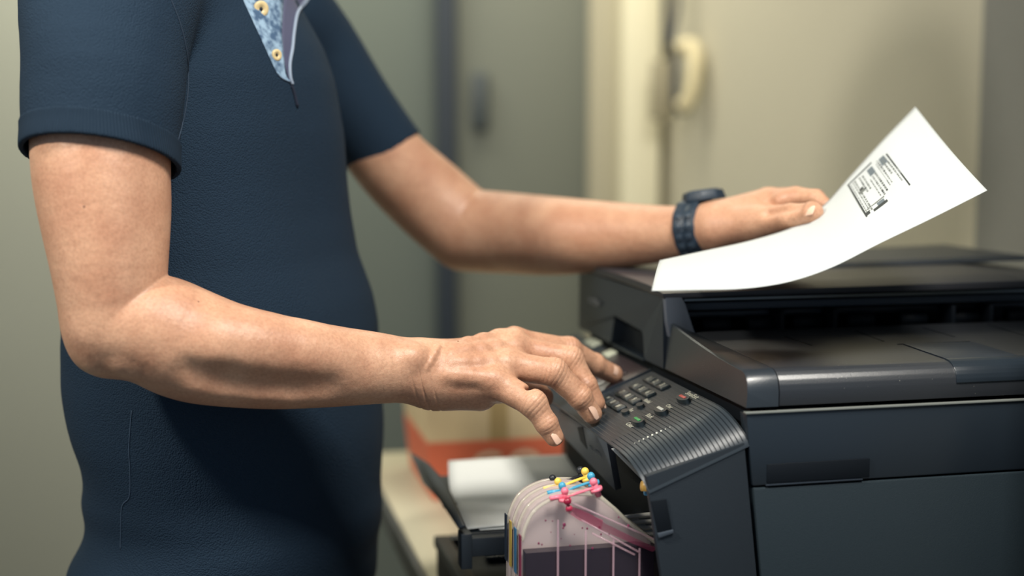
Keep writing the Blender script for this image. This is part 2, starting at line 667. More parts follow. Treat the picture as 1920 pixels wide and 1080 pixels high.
# near front column, under the control panel
ca = lambda z: -.0765 + (-.061 - z) * -.165 * -1
def colf(z): return -.0765 + (-.061 - z) * .17
A = [(colf(DESK + .004), DESK + .004), (.0015 - (DESK) * .115 - .003, DESK + .004), (.0015, -.026), (colf(-.055), -.048)]
prism('front_column', [L(a, .0012, z) for a, z in A], [L(a, .0075, z) for a, z in A], mat('column_plastic', (33, 40, 47), .5, bump=(900, .25, .0006), spec=.35), pr, .0008)
r0, r1 = loc(hit(1226, 940, vv, O)), loc(hit(1262, 1012, vv, O))
A = [loc(hit(*p, vv, O)) for p in ((1221, 940), (1250, 936), (1262, 1000), (1236, 1010))]
prism('latch_recess', [L(a[0], .0004, a[2]) for a in A], [L(a[0], .003, a[2]) for a in A], M_in, pr, .0005)
A = [loc(hit(*p, vv, O)) for p in ((1233, 1000), (1262, 993), (1263, 999), (1235, 1009))]
prism('latch_lip', [L(a[0], -.0006, a[2]) for a in A], [L(a[0], .003, a[2]) for a in A], M_grey, pr, .0004)
# far front column and floor of the opening
LB('front_column', (-.02, WD - .06, DESK + .004), (.014, WD, -.012), M_pl, pr, .002)

# ---- scanner lid (low near part)
A = []
top = .0291
prof = [(-.0, .0015), (.0, .0015)]
# cross profile of the lid in (v,z): rounded near edge
def lidprof(a, inset=0):
    pts = [(0.0005, .0012), (0.0, .012)]
    for i in range(7):
        t_ = i / 6 * math.pi / 2
        pts.append((.016 - .016 * math.cos(t_), .0135 + (top - .0135) * math.sin(t_)))
    pts += [(.1845, top + .0045), (.1845, .0012)]
    return pts


def lidpiece(name, a0_, a1_, m, skew=0.0):
    A = [L(a0_ + (.004 if p[1] < top - .002 else .004 + (.018 if skew else 0)) * 1.0 * (1 if skew else 0), p[0], p[1]) for p in lidprof(0)]
    B = [L(a1_, p[0], p[1]) for p in lidprof(0)]
    return prism(name, A, B, m, pr, .0006)


def lf(z):  # front face of the lid leans back as it rises
    return .0015 + max(0, z) * .72


pf = lidprof(0)
# corner piece: its front face is upright and its top edge climbs towards the feeder
vs, fs = [], []
secs = []
bsv = list(np.linspace(0, .016, 7)) + list(np.linspace(.03, .1845, 9))
for b in bsv:
    if b <= .016:
        t_ = math.acos(1 - b / .016)
        zr = .0135 + (top - .0135) * math.sin(t_)
        zl = zr - .0006
    else:
        zr = top + .0045 * (b - .016) / .1685
        zl = top - .0006 + .0155 * ((b - .016) / .1685) ** 1.5
    secs.append([L(.0018, b, .0012), L(.0015 + .08 * zl, b, zl - .0010), L(.0030 + .08 * zl, b, zl), L(.0283, b, zr), L(.0283, b, .0012)])
for q in secs: vs += q
for i in range(len(secs) - 1):
    for j in range(5):
        fs.append((i * 5 + j, i * 5 + (j + 1) % 5, (i + 1) * 5 + (j + 1) % 5, (i + 1) * 5 + j))
fs += [tuple(range(5)), tuple(range((len(secs) - 1) * 5, len(secs) * 5))]
lc = pydata('lid_corner', vs, fs, mat('lid_corner_plastic', (40, 47, 54), .34, bump=(900, .25, .0004), spec=.85), pr, smooth=True)
lc.data.set_sharp_from_angle(angle=math.radians(35))
A = [L(.0291, p[0], p[1]) for p in pf]
B = [L(DP, p[0], p[1]) for p in pf]
prism('scanner_lid', A, B, M_dust, pr, .0008)
# shallow seams of the output surface, and the stopper flap
def zt(b): return top + .0045 * max(0, b - .016) / .1685
for (p0, p1) in (((1470, 632), (1522, 646)), ((1603, 622), (1657, 639)), ((1730, 617), (1790, 631)), ((1853, 611), (1920, 628))):
    q0, q1 = [loc(hit(*p, Z, L(0, 0, top + .003))) for p in (p0, p1)]
    q0[1] = min(q0[1], .183)
    d = np.array([q1[0] - q0[0], q1[1] - q0[1]]); n_ = np.array([-d[1], d[0]]) / np.linalg.norm(d) * .0009
    vs = []
    for (q, s_) in ((q0, 1), (q0, -1), (q1, -1), (q1, 1)):
        vs.append(L(q[0] + n_[0] * s_, q[1] + n_[1] * s_, zt(q[1]) + .0003))
    prism('lid_groove', [v_ - Z * .0006 for v_ in vs], vs, M_in, pr)
fl = [(.1815, .0015), (.262, .0015), (.262, .100), (.1815, .094)]
fa0, fa1 = .1810, .247
vs = [L(fa0, .0165, 0), L(fa1, .0165, 0), L(fa1, .0835, 0), L(fa0 + .001, .0885, 0)]
stp = prism('stopper_flap', [L(loc(v_)[0], loc(v_)[1], zt(loc(v_)[1]) - .001) for v_ in vs], [L(loc(v_)[0], loc(v_)[1], zt(loc(v_)[1]) + .0012) for v_ in vs], M_pl, pr, .0006)
A = []
for i in range(9):
    t_ = i / 8 * math.pi / 2
    A.append((.0165 - .0175 * math.cos(t_), .0135 + (top + .0014 - .0135) * math.sin(t_)))
A2 = [(p[0] + .003, p[1] - .002) for p in reversed(A)]
prism('stopper_lip', [L(fa0 - .001, p[0], p[1]) for p in A + A2], [L(fa1 + .02, p[0], p[1]) for p in A + A2], M_pl2, pr, .0004)
LB('flap_finger_slot', (.178, .0885, zt(.09) - .0004), (.2475, .0908, zt(.09) + .0005), M_in, pr, .0003)

# ---- document feeder hump (behind the lid)
H = .0722
v0 = .1850
# near front strip: slanting wall between the front face and the paper slot
A = [(-.0025, .0700), (.0186, .0700), (.0283, .030), (.0105, .0245)]
ft = 0.0722
# roof slab with slanted front
roofA = [(-.0030, .0730), (.36, .0762), (.47, .066), (.47, .0585), (.36, .0665), (.0150, .0655), (-.0020, .0655)]
def roofpt(a, b, z):
    k = (b - v0) / (WD - v0)
    return L(a, b, z + .002 * math.sin(k * math.pi))
nR = 8
vs, fs = [], []
for j in range(nR + 1):
    b = v0 - .006 + (WD + .008 - v0 + .006) * j / nR
    for a, z in roofA:
        zz = z
        if j == 0 and z > .0665: zz = z - .003
        if j == nR: zz = z - (.008 if z > .0665 else 0)
        vs.append(roofpt(a, b, zz))
m_ = len(roofA)
for j in range(nR):
    for i in range(m_):
        fs.append((j * m_ + i, j * m_ + (i + 1) % m_, (j + 1) * m_ + (i + 1) % m_, (j + 1) * m_ + i))
fs += [tuple(range(m_)), tuple(range(nR * m_, (nR + 1) * m_))]
pydata('feeder_cover', vs, fs, mat('feeder_top_plastic', (52, 53, 58), .38, bump=(500, .2, .0005)), pr, bevel=.001)
# raised rear part of the feeder cover (paper input flap)
A = [L(.09, .30, .0755), L(.455, .30, .0800), L(.455, .475, .0755), L(.20, .47, .0760)]
B = [L(.10, .31, .0800), L(.448, .31, .0850), L(.448, .468, .0850), L(.21, .46, .0800)]
prism('paper_input_flap', A, B, M_pl, pr, .0015)

# front face of the feeder with the finger cut-out
cut = [(.3440, .0065), (.3350, .0330), (.2560, .0290), (.2400, .0045)]
def fpt(b, z, back=0.0):
    lean = z * -.04 if z > .03 else z * .10
    return L(.0008 + lean * .5 + back, b, z)
outer = [(.186, .001), (.186, .0655), (WD + .002, .0655), (WD + .008, .001), (.3440, .001)] + [(.3440, .001), (.3360, .0300), (.2580, .0265), (.2400, .001)][1:]
cl = [(.186, .001), (.2385, .001), (.2470, .0230), (.2510, .0262), (.3330, .0310), (.3372, .0270), (.3460, .001), (WD + .008, .001), (WD + .002, .0655), (.186, .0655)]
prism('feeder_front', [fpt(b, z) for b, z in cl], [fpt(b, z, .012) for b, z in cl], M_pl, pr)
LB('finger_recess', (.0135, .235, -.001), (.030, .350, .034), M_in, pr, .001)
LB('recess_ramp', (.001, .243, -.0015), (.014, .341, .001), M_pl2, pr, .0005)
# strip wall
SA = [(-.0006, .0660), (.0150, .0660), (.0186, .0600), (.0265, .0370), (.0300, .0300), (.0200, .0290), (.0040, .0300), (.0012, .0440)]
prism('slot_side_wall', [L(a, v0 - .0065, z) for a, z in SA], [L(a, v0 + .004, z) for a, z in SA], mat('strip_plastic', (92, 100, 112), .5), pr, .0008)
# back wall, end wall, inner rails and rollers of the feeder slot
LB('feeder_back', (.02, .30, .001), (DP, .31, .066), M_in, pr)
LB('feeder_far_wall', (.02, WD - .004, .001), (DP, WD + .004, .066), M_pl, pr, .001)
LB('feeder_floor', (.012, v0 + .001, .001), (DP, .30, .022), M_in, pr)
LB('metal_rail', (.0187, v0 - .002, .0615), (.46, v0 + .001, .0640), mat('bare_steel', (130, 136, 138), .35, .9), pr, .0005)
LB('feeder_beam', (.020, v0 + .008, .0520), (.46, v0 + .016, .0590), M_grey, pr, .001)
LB('feeder_beam', (.020, v0 + .030, .0420), (.46, v0 + .045, .0480), M_pl, pr, .001)
for a in (.045, .09, .135, .19, .245, .30, .36):
    tube('roller', [L(a, v0 + .022, .036), L(a + .026, v0 + .022, .036)], .0075, M_in, pr, 14)
for a in (.115, .168, .29, .33):
    LB('guide_rib', (a, v0 + .004, .024), (a + .004, v0 + .03, .050), M_in, pr, .0006)
text('maker_lettering', 'brother', L(-.0005 - .002, .395, .038), -vv, Z, .013, mat('grey_print', (120, 122, 122), .6), pr, .0002)

# ---- control panel: tilted slab that rolls over on the near side
T = math.radians(22)
pe = uu * math.cos(T) + Z * math.sin(T)
pn = -uu * math.sin(T) + Z * math.cos(T)
B0 = L(-.0010, 0, -.0040)


def PP(al, b, w_=0.0):
    return B0 + pe * al + vv * b + pn * w_


def pcurve(s):      # s = distance from the v=.46 end -> (v, w)
    bend = .046
    if s < WD + .004 - bend:
        return WD + .004 - s, 0.0
    th = (s - (WD + .004 - bend)) / .043
    th = min(th, 1.45)
    return bend - bend * math.sin(th) ** 1.0, -.030 + .030 * math.cos(th)


AL0 = -.0905
Smax = WD + .004 - .046 + .043 * 1.42
s_list = [0, .1, .2, .3, .33, .35] + list(np.linspace(.355, Smax, 66))
ng = 24
al_list = []
pitch = (.0905 - .002) / ng
for g_ in range(ng):
    base = AL0 + g_ * pitch
    al_list += [base, base + pitch * .62, base + pitch * .70, base + pitch * .81, base + pitch * .92]
al_list.append(-.002)
vs, fs = [], []
na = len(al_list)
for s in s_list:
    b, w_ = pcurve(s)
    th = max(0, (s - (WD + .004 - .046)) / .043)
    for k_, al in enumerate(al_list):
        dep = 0
        if k_ % 5 in (3,) and k_ < na - 1:
            g_ = k_ // 5
            st = .362 + .012 * math.sin(g_ * .9) - .0008 * g_
            if s > st and s < Smax - .0085:
                dep = .0011 if s > WD - .046 else .0005
        # normal direction of the curve
        nb, nw = (-math.sin(min(th, 1.45)), math.cos(min(th, 1.45)))
        vs.append(PP(al, b - nb * dep, w_ - nw * dep))
ns = len(s_list)
for i in range(ns - 1):
    for j in range(na - 1):
        fs.append((i * na + j, i * na + j + 1, (i + 1) * na + j + 1, (i + 1) * na + j))
# underside: offset inward
base_n = len(vs)
for s in s_list:
    b, w_ = pcurve(s)
    th = min(1.45, max(0, (s - (WD + .004 - .046)) / .043))
    for al in (AL0 + .001, -.002):
        vs.append(PP(al, b + math.sin(th) * .0035, w_ - math.cos(th) * .0035))
for i in range(ns - 1):
    fs.append((base_n + 2 * i, base_n + 2 * i + 1, base_n + 2 * i + 3, base_n + 2 * i + 2))
    fs.append((i * na, (i + 1) * na, base_n + 2 * i + 2, base_n + 2 * i))
    fs.append((i * na + na - 1, (i + 1) * na + na - 1, base_n + 2 * i + 3, base_n + 2 * i + 1))
fs.append(tuple(list(range((ns - 1) * na, ns * na)) + [base_n + 2 * ns - 1, base_n + 2 * ns - 2]))
fs.append(tuple(list(range(0, na)) + [base_n + 1, base_n]))
cp = pydata('control_panel', vs, fs, mat('ribbed_black_plastic', (42, 50, 57), .38, bump=(1200, .12, .0004), spec=.45), pr, smooth=True)
cp.data.set_sharp_from_angle(angle=math.radians(28))


def ppx(px, py, w_=0.0):
    h_ = hit(px, py, pn, PP(0, 0, w_)) - PP(0, 0, w_)
    return h_ @ pe, h_ @ vv


def PB(name, al0, al1, b0_, b1_, w0, w1, m, bev=.0008, parent=cp, seg=2):
    return box(name, (al0, b0_, w0), (al1, b1_, w1), m, parent, bev, fn=lambda a, b, c: PP(a, b, c), seg=seg)


# stripes over the flat part of the panel (groove reflections painted as pale lines)
M_line = mat('panel_reflection_lines', (82, 84, 84), .35)
for g_ in range(23):
    al = AL0 + (g_ + .8) * pitch
    if -.066 < al < -.006:
        PB('reflection_stripe', al - .0002, al + .0002, .095 + (.006 if g_ % 3 else 0), .205 if g_ % 2 else .198, .0000, .00012, M_line, 0)
    elif al <= -.066:
        PB('reflection_stripe', al - .0002, al + .0002, .075, .20, .0000, .00012, M_line, 0)
M_key = mat('key_rubber', (40, 50, 54), .35, spec=.6)
M_print = mat('pale_print', (238, 238, 220), .6)
rows = [[(1218, 709), (1230, 716), (1240, 723)], [(1192, 722), (1203, 730), (1215, 737)], [(1167, 735), (1177, 743), (1187, 750)], [(1140, 747), (1149, 755), (1159, 763)]]
syms = [['1', '2', '3'], ['4', '5', '6'], ['7', '8', '9'], ['*', '0', '#']]
for r_, row in enumerate(rows):
    cs = [ppx(*p, .002) for p in row]
    am = sum(c[0] for c in cs) / 3
    for c_, (al, b) in enumerate(cs):
        bb = cs[1][1] + (1 - c_) * .0172
        k_ = PB('number_key', am - .0050, am + .0050, bb - .0084, bb + .0084, -.001, .0026, M_key, .0016, seg=3)
        text('numeral', syms[r_][c_], PP(am, bb, .0028), -vv, pe, .0078, M_print, k_, .00005)
# function buttons
M_red, M_wht, M_grn = mat('red_bar', (206, 92, 84), .4), mat('white_bar', (226, 228, 220), .4), mat('green_bar', (70, 176, 100), .4)


def oval(name, al, b, ra_, rb_, h_, m, parent=cp):
    n = 28
    A = [PP(al + ra_ * math.cos(2 * math.pi * i / n), b + rb_ * math.sin(2 * math.pi * i / n), -.0005) for i in range(n)]
    B = [PP(al + ra_ * .92 * math.cos(2 * math.pi * i / n), b + rb_ * .92 * math.sin(2 * math.pi * i / n), h_) for i in range(n)]
    return prism(name, A, B, m, parent)


for (px, py), mm, nm in (((1196, 789), M_grn, 'green_start_button'), ((1239, 769), M_wht, 'white_button'), ((1281, 747), M_red, 'red_stop_button')):
    al, b = ppx(px, py, .002)
    ob = oval('function_button', al, b, .0050, .0118, .0035, M_key)
    ob['label'] = 'oval button with a ' + nm.split('_')[0] + ' bar'
    PB('button_bar', al - .0012, al + .0014, b - .0062, b + .0062, .003, .0041, mm, .0004, ob)
for (px, py) in ((1172, 771), (1200, 759), (1225, 776)):
    al, b = ppx(px, py, .002)
    if px != 1225:
        oval('small_button', al, b, .0034, .0060, .0028, M_key)
for (px, py), s, sz in (((1298, 741), 'Stop/Exit', .0068), ((1255, 762), 'Clear', .0056), ((1218, 780), 'Black', .0062), ((1181, 797), 'Color', .0062), ((1214, 752), 'Redial', .0058), ((1184, 769), 'Fax', .0056)):
    al, b = ppx(px, py, .0003)
    text('panel_lettering', s, PP(al, b, .0003), -vv, pe, sz, M_print, cp, .00005)
# two rows of pale beads along the bend, painted glints of the groove ends
M_dot = mat('painted_glint', (240, 240, 226), .2)
for i in range(9):
    px, py = 1190 + (1256 - 1190) * i / 8, 831 + (801 - 831) * i / 8
    al, b = ppx(px, py)
    ball('glint_dot', PP(al, b, 0), [.0004, .0005, .0007, .0008, .0009, .0009, .0008, .0005, .0004][i], M_dot, cp)
    if i < 7:
        px, py = 1204 + (1266 - 1204) * i / 6.5, 847 + (817 - 847) * i / 6.5
        hp_ = hit(px, py, pn, PP(0, 0, -.0035)) - PP(0, 0, -.0035)
        ball('glint_dot', PP(hp_ @ pe, hp_ @ vv, -.0035) , [.0011, .0010, .0009, .0007, .0006, .0005, .0004][i], M_dot, cp)
# display with its glossy surround and the mode keys beyond it
al_f = -.056
PB('display_surround', -.0620, -.0020, .213, .345, -.001, .0004, mat('glossy_surround', (56, 48, 50), .3, spec=.6), .0004)
PB('display', -.050, -.016, .232, .320, -.0005, .0012, mat('dark_display', (52, 46, 50), .26, spec=.6), .0004)
PB('panel_ridge', -.070, -.001, .2085, .2115, -.001, .0018, M_pl, .0006)
for (px, py), w2 in (((1110, 641), .017), ((1142, 661), .010)):
    al, b = ppx(px, py, .002)
    ob = PB('mode_key', al - .006, al + .006, b - w2, b + w2, -.001, .0025, mat('pale_key', (186, 190, 170), .5), .002)
    ob['label'] = 'pale mode key'
al, b = ppx(1090, 650, .002)
PB('mode_strip', -.022, -.004, .36, .455, -.001, .0008, M_pl2, .0005)

# front fascia hanging from the panel edge, with its small window and lettering
fp = [(1003, 738), (1137, 828), (1154, 921), (1052, 815), (1016, 765)]
def fasc(px, py, off=0.0):
    # plane through the panel's front edge, leaning back under it
    n = np.cross(vv, -Z * .93 + uu * .36)
    n /= np.linalg.norm(n)
    return hit(px, py, n, PP(AL0 + .002, 0, -.004) + n * off), n
n = fasc(1000, 740)[1]
if n @ (CAM - PP(0, .2)) < 0: n = -n
A = [fasc(*p)[0] for p in fp]
fs_ = prism('front_fascia', A, [p - n * .006 for p in A], mat('fascia_grey', (80, 88, 98), .45, spec=.5, bump=(900, .25, .0005)), pr, .0008)
wp = [(1083, 801), (1093, 800), (1101, 842), (1089, 826)]
A = [fasc(*p)[0] + n * .0004 for p in wp]
prism('sensor_window', A, [p - n * .004 for p in A], M_in, fs_)
tx = fasc(1117, 846)[0] + n * .0006
text('model_lettering', 'MFC-J430W', tx, -vv, np.cross(n, -vv), .0068, mat('faint_print', (176, 180, 176), .6), fs_, .0001)
# opening: dark side wall, support strip, small label, ledge
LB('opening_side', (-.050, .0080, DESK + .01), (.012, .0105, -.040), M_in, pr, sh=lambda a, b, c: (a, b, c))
stA = [(1148, 843), (1154, 841), (1208, 893), (1207, 903)]
q = [hit(*p, vv, L(0, .060, 0)) for p in stA]
prism('steel_strip', q, [p + vv * .004 for p in q], mat('strip_grey', (150, 156, 158), .35, .2), pr, .0004)
q = [hit(*p, vv, L(0, .066, 0)) for p in ((1163, 832), (1172, 836), (1174, 846), (1166, 842))]
prism('paper_label', q, [p + vv * .002 for p in q], mat('grey_label', (190, 196, 194), .6), pr)
q = [hit(*p, vv, L(0, .085, 0)) for p in ((1060, 925), (1170, 925), (1172, 962), (1100, 968))]
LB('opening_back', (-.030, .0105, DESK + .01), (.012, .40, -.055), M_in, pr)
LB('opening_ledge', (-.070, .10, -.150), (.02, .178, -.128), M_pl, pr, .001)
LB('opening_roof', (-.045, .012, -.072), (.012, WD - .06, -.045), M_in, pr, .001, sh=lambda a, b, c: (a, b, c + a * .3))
# coloured ink tube ends leaving through the opening
for i, ((px, py), mm) in enumerate((((1203, 911), (212, 168, 84)), ((1209, 921), (60, 128, 170)), ((1216, 929), (200, 74, 84)))):
    c_ = hit(px, py, vv, L(0, .040 + .004 * i, 0))
    tube('ink_tube', [c_, c_ + uu * .02 - Z * .003, c_ + uu * .05 + vv * .01], .0042 - .0008 * i, mat('ink_tube_colour', mm, .4), pr, 12)
# glossy flat ribbon of clear tubes entering under the opening
M_tube = mat('clear_tube', (190, 190, 184), .2, spec=.8)
for i in range(5):
    z_ = 965 + i * 12
    c_ = [hit(1168, z_ + 6, vv, L(0, .085, 0)), hit(1200, z_ + 2, vv, L(0, .085, 0)), hit(1240, z_ - 2, vv, L(0, .085, 0))]
    tube('supply_tube', crom(c_, 4), .0022, M_tube, pr, 8)

# ---- output tray, raised extension flap, lower paper cassette
M_tray = mat('tray_black', (30, 38, 46), .5)
TZ = -.142
LB('output_tray', (-.178, .195, TZ - .008), (.03, .405, TZ), M_tray, pr, .001)
LB('tray_front_bar', (-.182, .183, TZ - .018), (-.02, .196, TZ - .001), M_tray, pr, .001)
LB('tray_clip', (-.186, .180, TZ - .028), (-.176, .197, TZ + .004), M_tray, pr, .001)
# flap outline from the photo's edge, standing up at the tray's end
fa = [(768, 848), (800, 868), (833, 905), (868, 985), (860, 990), (826, 940), (793, 905)]
Ys = [1.42, 1.38, 1.31, 1.165, 1.165, 1.27, 1.345]
A = [P(x, y, Y) for (x, y), Y in zip(fa, Ys)]
prism('tray_extension', A, [p + uu * .003 - Z * .001 for p in A], M_tray, pr, .0006)
A = [P(x, y, Y) for (x, y), Y in zip([(828, 930), (846, 944), (842, 957), (830, 952)], [1.27, 1.25, 1.25, 1.27])]
prism('tray_extension_tab', A, [p + uu * .006 for p in A], M_tray, pr, .0006)
# cassette with rim
CZ = -.213
LB('paper_cassette', (-.166, .108, DESK + .012), (.01, .425, CZ - .012), M_in, pr, .002)
for nm, lo, hi in (('cassette_rim', (-.168, .104, CZ - .012), (-.152, .43, CZ)), ('cassette_rim', (-.152, .414, CZ - .012), (.01, .43, CZ)), ('cassette_rim', (-.152, .104, CZ - .012), (.01, .118, CZ))):
    LB(nm, lo, hi, M_tray, pr, .0015)
for b in (.12, .24, .36):
    pass
LB('cassette_guide', (-.125, .36, CZ - .011), (.0, .372, CZ - .004), M_tray, pr, .001)
# ================================================================ THE PERSON
TC = P(413, 700, 1.27)                      # torso centre at elbow height
HD = math.radians(22)
hx = np.array([math.cos(HD), -math.sin(HD), 0])     # the way he faces
lx = np.array([math.sin(HD), math.cos(HD), 0])      # his left
CX, CY = TC[0], TC[1]
man = empty('person', (CX, CY, 0), 'person in a navy polo shirt pressing printer keys and holding up a sheet', 'person')

# torso silhouette rows: (py, left px, right px)
rows_ = [(1250, 150, 690), (1120, 122, 700), (1050, 116, 704), (1010, 124, 716), (975, 134, 720), (940, 146, 716), (880, 150, 714), (800, 128, 716), (700, 114, 713), (620, 113, 710), (560, 122, 697),
         (480, 132, 668), (400, 140, 655), (340, 146, 650), (250, 146, 648), (150, 150, 636), (90, 170, 618), (30, 215, 585), (-30, 275, 552), (-75, 320, 505), (-130, 345, 478), (-190, 352, 470)]
tz = np.array([P(0, r[0], 1.27)[2] for r in rows_])
tx_ = np.array([P((r[1] + r[2]) / 2, r[0], 1.27)[0] for r in rows_])
ra_ = np.array([1.36] * 10 + [1.38, 1.40, 1.42, 1.42, 1.42, 1.42, 1.42, 1.38, 1.25, 1.1, 1.0, 1.0])
_th = np.linspace(0, 2 * math.pi, 240)
tb = np.zeros(len(rows_))
for _i, (_y, _l, _r) in enumerate(rows_):
    xc, b = P((_l + _r) / 2, _y, 1.27)[0], R((_r - _l) / 2, 1.27) / 1.065
    for _ in range(12):
        cq, sq = np.cos(_th), np.sin(_th)
        pp_ = b * np.sign(cq) * np.abs(cq) ** (2 / 2.25)
        qq_ = b * ra_[_i] * np.sign(sq) * np.abs(sq) ** (2 / 2.25)
        X = xc + pp_ * hx[0] + qq_ * lx[0]
        Yd = 1.27 + pp_ * hx[1] + qq_ * lx[1]
        px_ = 960 + F * X / Yd
        b *= (_r - _l) / (px_.max() - px_.min())
        xc += ((_l + _r) / 2 - (px_.max() + px_.min()) / 2) / F * 1.27
    tx_[_i], tb[_i] = xc, b
zi = np.linspace(tz.min(), tz.max(), 200)


def smoothtab(y):
    t_ = np.interp(zi, tz, y)
    k = np.exp(-np.linspace(-2, 2, 9) ** 2)
    k /= k.sum()
    return np.convolve(np.pad(t_, 4, mode='edge'), k, 'valid')


TX, TB, RA = smoothtab(tx_), smoothtab(tb), smoothtab(ra_)
ZTOP = P(0, -150, 1.27)[2]


def torso(off=0.0, z0=.60, z1=None, wob=0.0):
    z1 = ZTOP if z1 is None else z1

    def f(Q):
        z = Q[..., 2]
        cx, b, ra = np.interp(z, zi, TX), np.interp(z, zi, TB), np.interp(z, zi, RA)
        x, y = Q[..., 0] - cx, Q[..., 1] - CY
        p = x * hx[0] + y * hx[1]
        q = x * lx[0] + y * lx[1]
        bb, aa = b + off, b * ra + off
        e = 2.25
        k0 = (np.abs(p / bb) ** e + np.abs(q / aa) ** e) ** (1 / e)
        r = np.sqrt(p * p + q * q) + 1e-6
        d = (k0 - 1) * r / np.maximum(k0, .2) * .93
        return np.maximum(d, np.maximum(z - z1, z0 - z))
    return f


def dense(pts, n=5, k=.0025):
    q = crom([np.array(p, float) for p in pts], n)
    return chain([tuple(p) for p in q], k=k)


def J(px, py, Y, r):
    return (P(px, py, Y), R(r, Y))


near_arm = dense([(212, -50, 1.10, 140), (194, 140, 1.062, 131), (190, 300, 1.046, 125), (198, 400, 1.04, 117.5), (206, 500, 1.035, 104), (213, 605, 1.035, 92)])
_fa = dense([(210, 607, 1.035, 88), (255, 612, 1.038, 97), (300, 622, 1.042, 103), (345, 642, 1.047, 104), (400, 659, 1.052, 99), (500, 679, 1.066, 86), (600, 686, 1.08, 76.5), (700, 690, 1.095, 66), (785, 696, 1.11, 55)])
_fa[0]['k'] = .006
near_arm += _fa
near_arm += [seg(P(182, 662, 1.035), P(196, 668, 1.03), R(26, 1.03), R(26, 1.03), .02),
             seg(P(232, 680, 1.016), P(246, 688, 1.018), R(13, 1.0), R(11, 1.0), .012)]


def onsurf(prims, px, py, Y0, depth=0.0):
    """point on the sculpted surface seen at a pixel, sunk by depth"""
    r = ray(px, py)
    ys = np.linspace(Y0 - .09, Y0 + .09, 721)
    Q = (CAM + r[None] * ys[:, None]).astype(np.float32)
    D = fold(prims, Q[:, None, :])[:, 0]
    k = np.nonzero(D < 0)[0]
    y = ys[k[0]] if len(k) else Y0
    return CAM + r * (y + depth)


def ridge(prims, a, b, ra, rb, sink, k, sub=False, Y0=1.05):
    """a ridge (or groove) lying along the surface between two pixels"""
    n_ = 4
    q = []
    for i in range(n_ + 1):
        t_ = i / n_
        q.append(onsurf(prims, a[0] + (b[0] - a[0]) * t_, a[1] + (b[1] - a[1]) * t_, Y0, sink))
    return [seg(q[i], q[i + 1], ra + (rb - ra) * i / n_, ra + (rb - ra) * (i + 1) / n_, k, sub=sub) for i in range(n_)]


base_arm = list(near_arm)

near_arm += ridge(base_arm, (370, 704), (610, 722), .006, .006, -.0052, .020, sub=True)       # furrow along the ulna
near_arm += ridge(base_arm, (420, 640), (620, 668), .020, .014, .017, .02)

# ---- near (right) hand
fd = np.array([-.17, -.75, .64])            # back of the hand faces up and towards the viewer
fd = fd / np.linalg.norm(fd)
hand = []
hand += chain([(785, 696, 1.11, 55), (822, 702, 1.115, 54)], k=.010)
hand += [seg(P(800, 690, 1.118), P(968, 646, 1.172), R(44, 1.12), R(27, 1.172), .012),       # index metacarpal
         seg(P(800, 692, 1.112), P(966, 655, 1.150), R(46, 1.112), R(26, 1.150), .010),
         seg(P(800, 700, 1.110), P(958, 684, 1.128), R(46, 1.11), R(26, 1.128), .010),
         seg(P(800, 712, 1.108), P(926, 716, 1.110), R(42, 1.108), R(29, 1.110), .010),
         seg(P(822, 722, 1.118), P(900, 738, 1.122), R(44, 1.118), R(33, 1.122), .014),       # heel of the hand
         seg(P(890, 700, 1.135), P(940, 690, 1.155), R(36, 1.14), R(30, 1.15), .014)]
base_hand = near_arm + list(hand)
for (a, b, ra_t, rb_t) in (((962, 622), (850, 650), .0030, .0018), ((958, 646), (846, 664), .0030, .0018), ((944, 676), (845, 682), .0028, .0016), ((918, 708), (838, 704), .0022, .0014)):
    hand += ridge(base_hand, a, b, ra_t, rb_t, .0012, .010, Y0=1.10)
for (x, y, rr) in ((966, 632, .0075), (966, 652, .0078), (952, 682, .0078), (925, 712, .007)):
    hand.append(ell(onsurf(base_hand, x, y, 1.12, .0045), (rr, rr, rr), k=.010))
hand += [ell(onsurf(base_hand, 772, 668, 1.10, .0045), (.009, .008, .008), k=.012)]
hand += ridge(base_hand, (822, 650), (800, 690), .0016, .0010, .0002, .003, Y0=1.08)
index_ = [(968, 643, 1.172, 27), (1066, 657, 1.196, 23.5), (1114, 684, 1.216, 20.5), (1150, 701.5, 1.2295, 16.5)]
middle_ = [(966, 655, 1.150, 27), (1069, 674, 1.153, 24), (1099, 724, 1.150, 20.5), (1117, 756, 1.150, 16.5)]
ring_ = [(957, 686, 1.126, 28), (1038, 698, 1.122, 25.5), (1088, 745, 1.127, 22), (1110, 776, 1.132, 17.5)]
pinky_ = [(927, 716, 1.110, 28), (1000, 757, 1.094, 25), (1025, 795, 1.094, 20.5), (1039, 819, 1.096, 16.5)]
thumb_ = [(860, 716, 1.175, 34), (930, 722, 1.200, 30), (990, 725, 1.200, 24), (1018, 745, 1.190, 20)]
FING = dict(index=index_, middle=middle_, ring=ring_, pinky=pinky_)
for nm_, f_ in FING.items():
    hand += chain(f_, k=.0022, k0=.007)
    for j, (s_, kk) in ((1, (.97, .006)), (2, (.92, .005))):
        x, y, Y, r = f_[j]
        hand.append(ell(P(x, y, Y) + fd * R(r, Y) * .08, np.array([1, 1, 1]) * R(r, Y) * .94 * s_, k=kk))
    # finger pad
    x, y, Y, r = f_[3]
    x2, y2, Y2, r2 = f_[2]
    hand.append(seg(P(x, y, Y), P(x * .6 + x2 * .4, y * .6 + y2 * .4, Y) - fd * R(r, Y) * .12, R(r, Y) * .98, R(r, Y) * 1.08, .003))
hand += chain(thumb_, k=.010)
# web notches between fingers
hand += [seg(P(990, 735, 1.095), P(1012, 748, 1.13), .003, .002, .006, sub=True)]

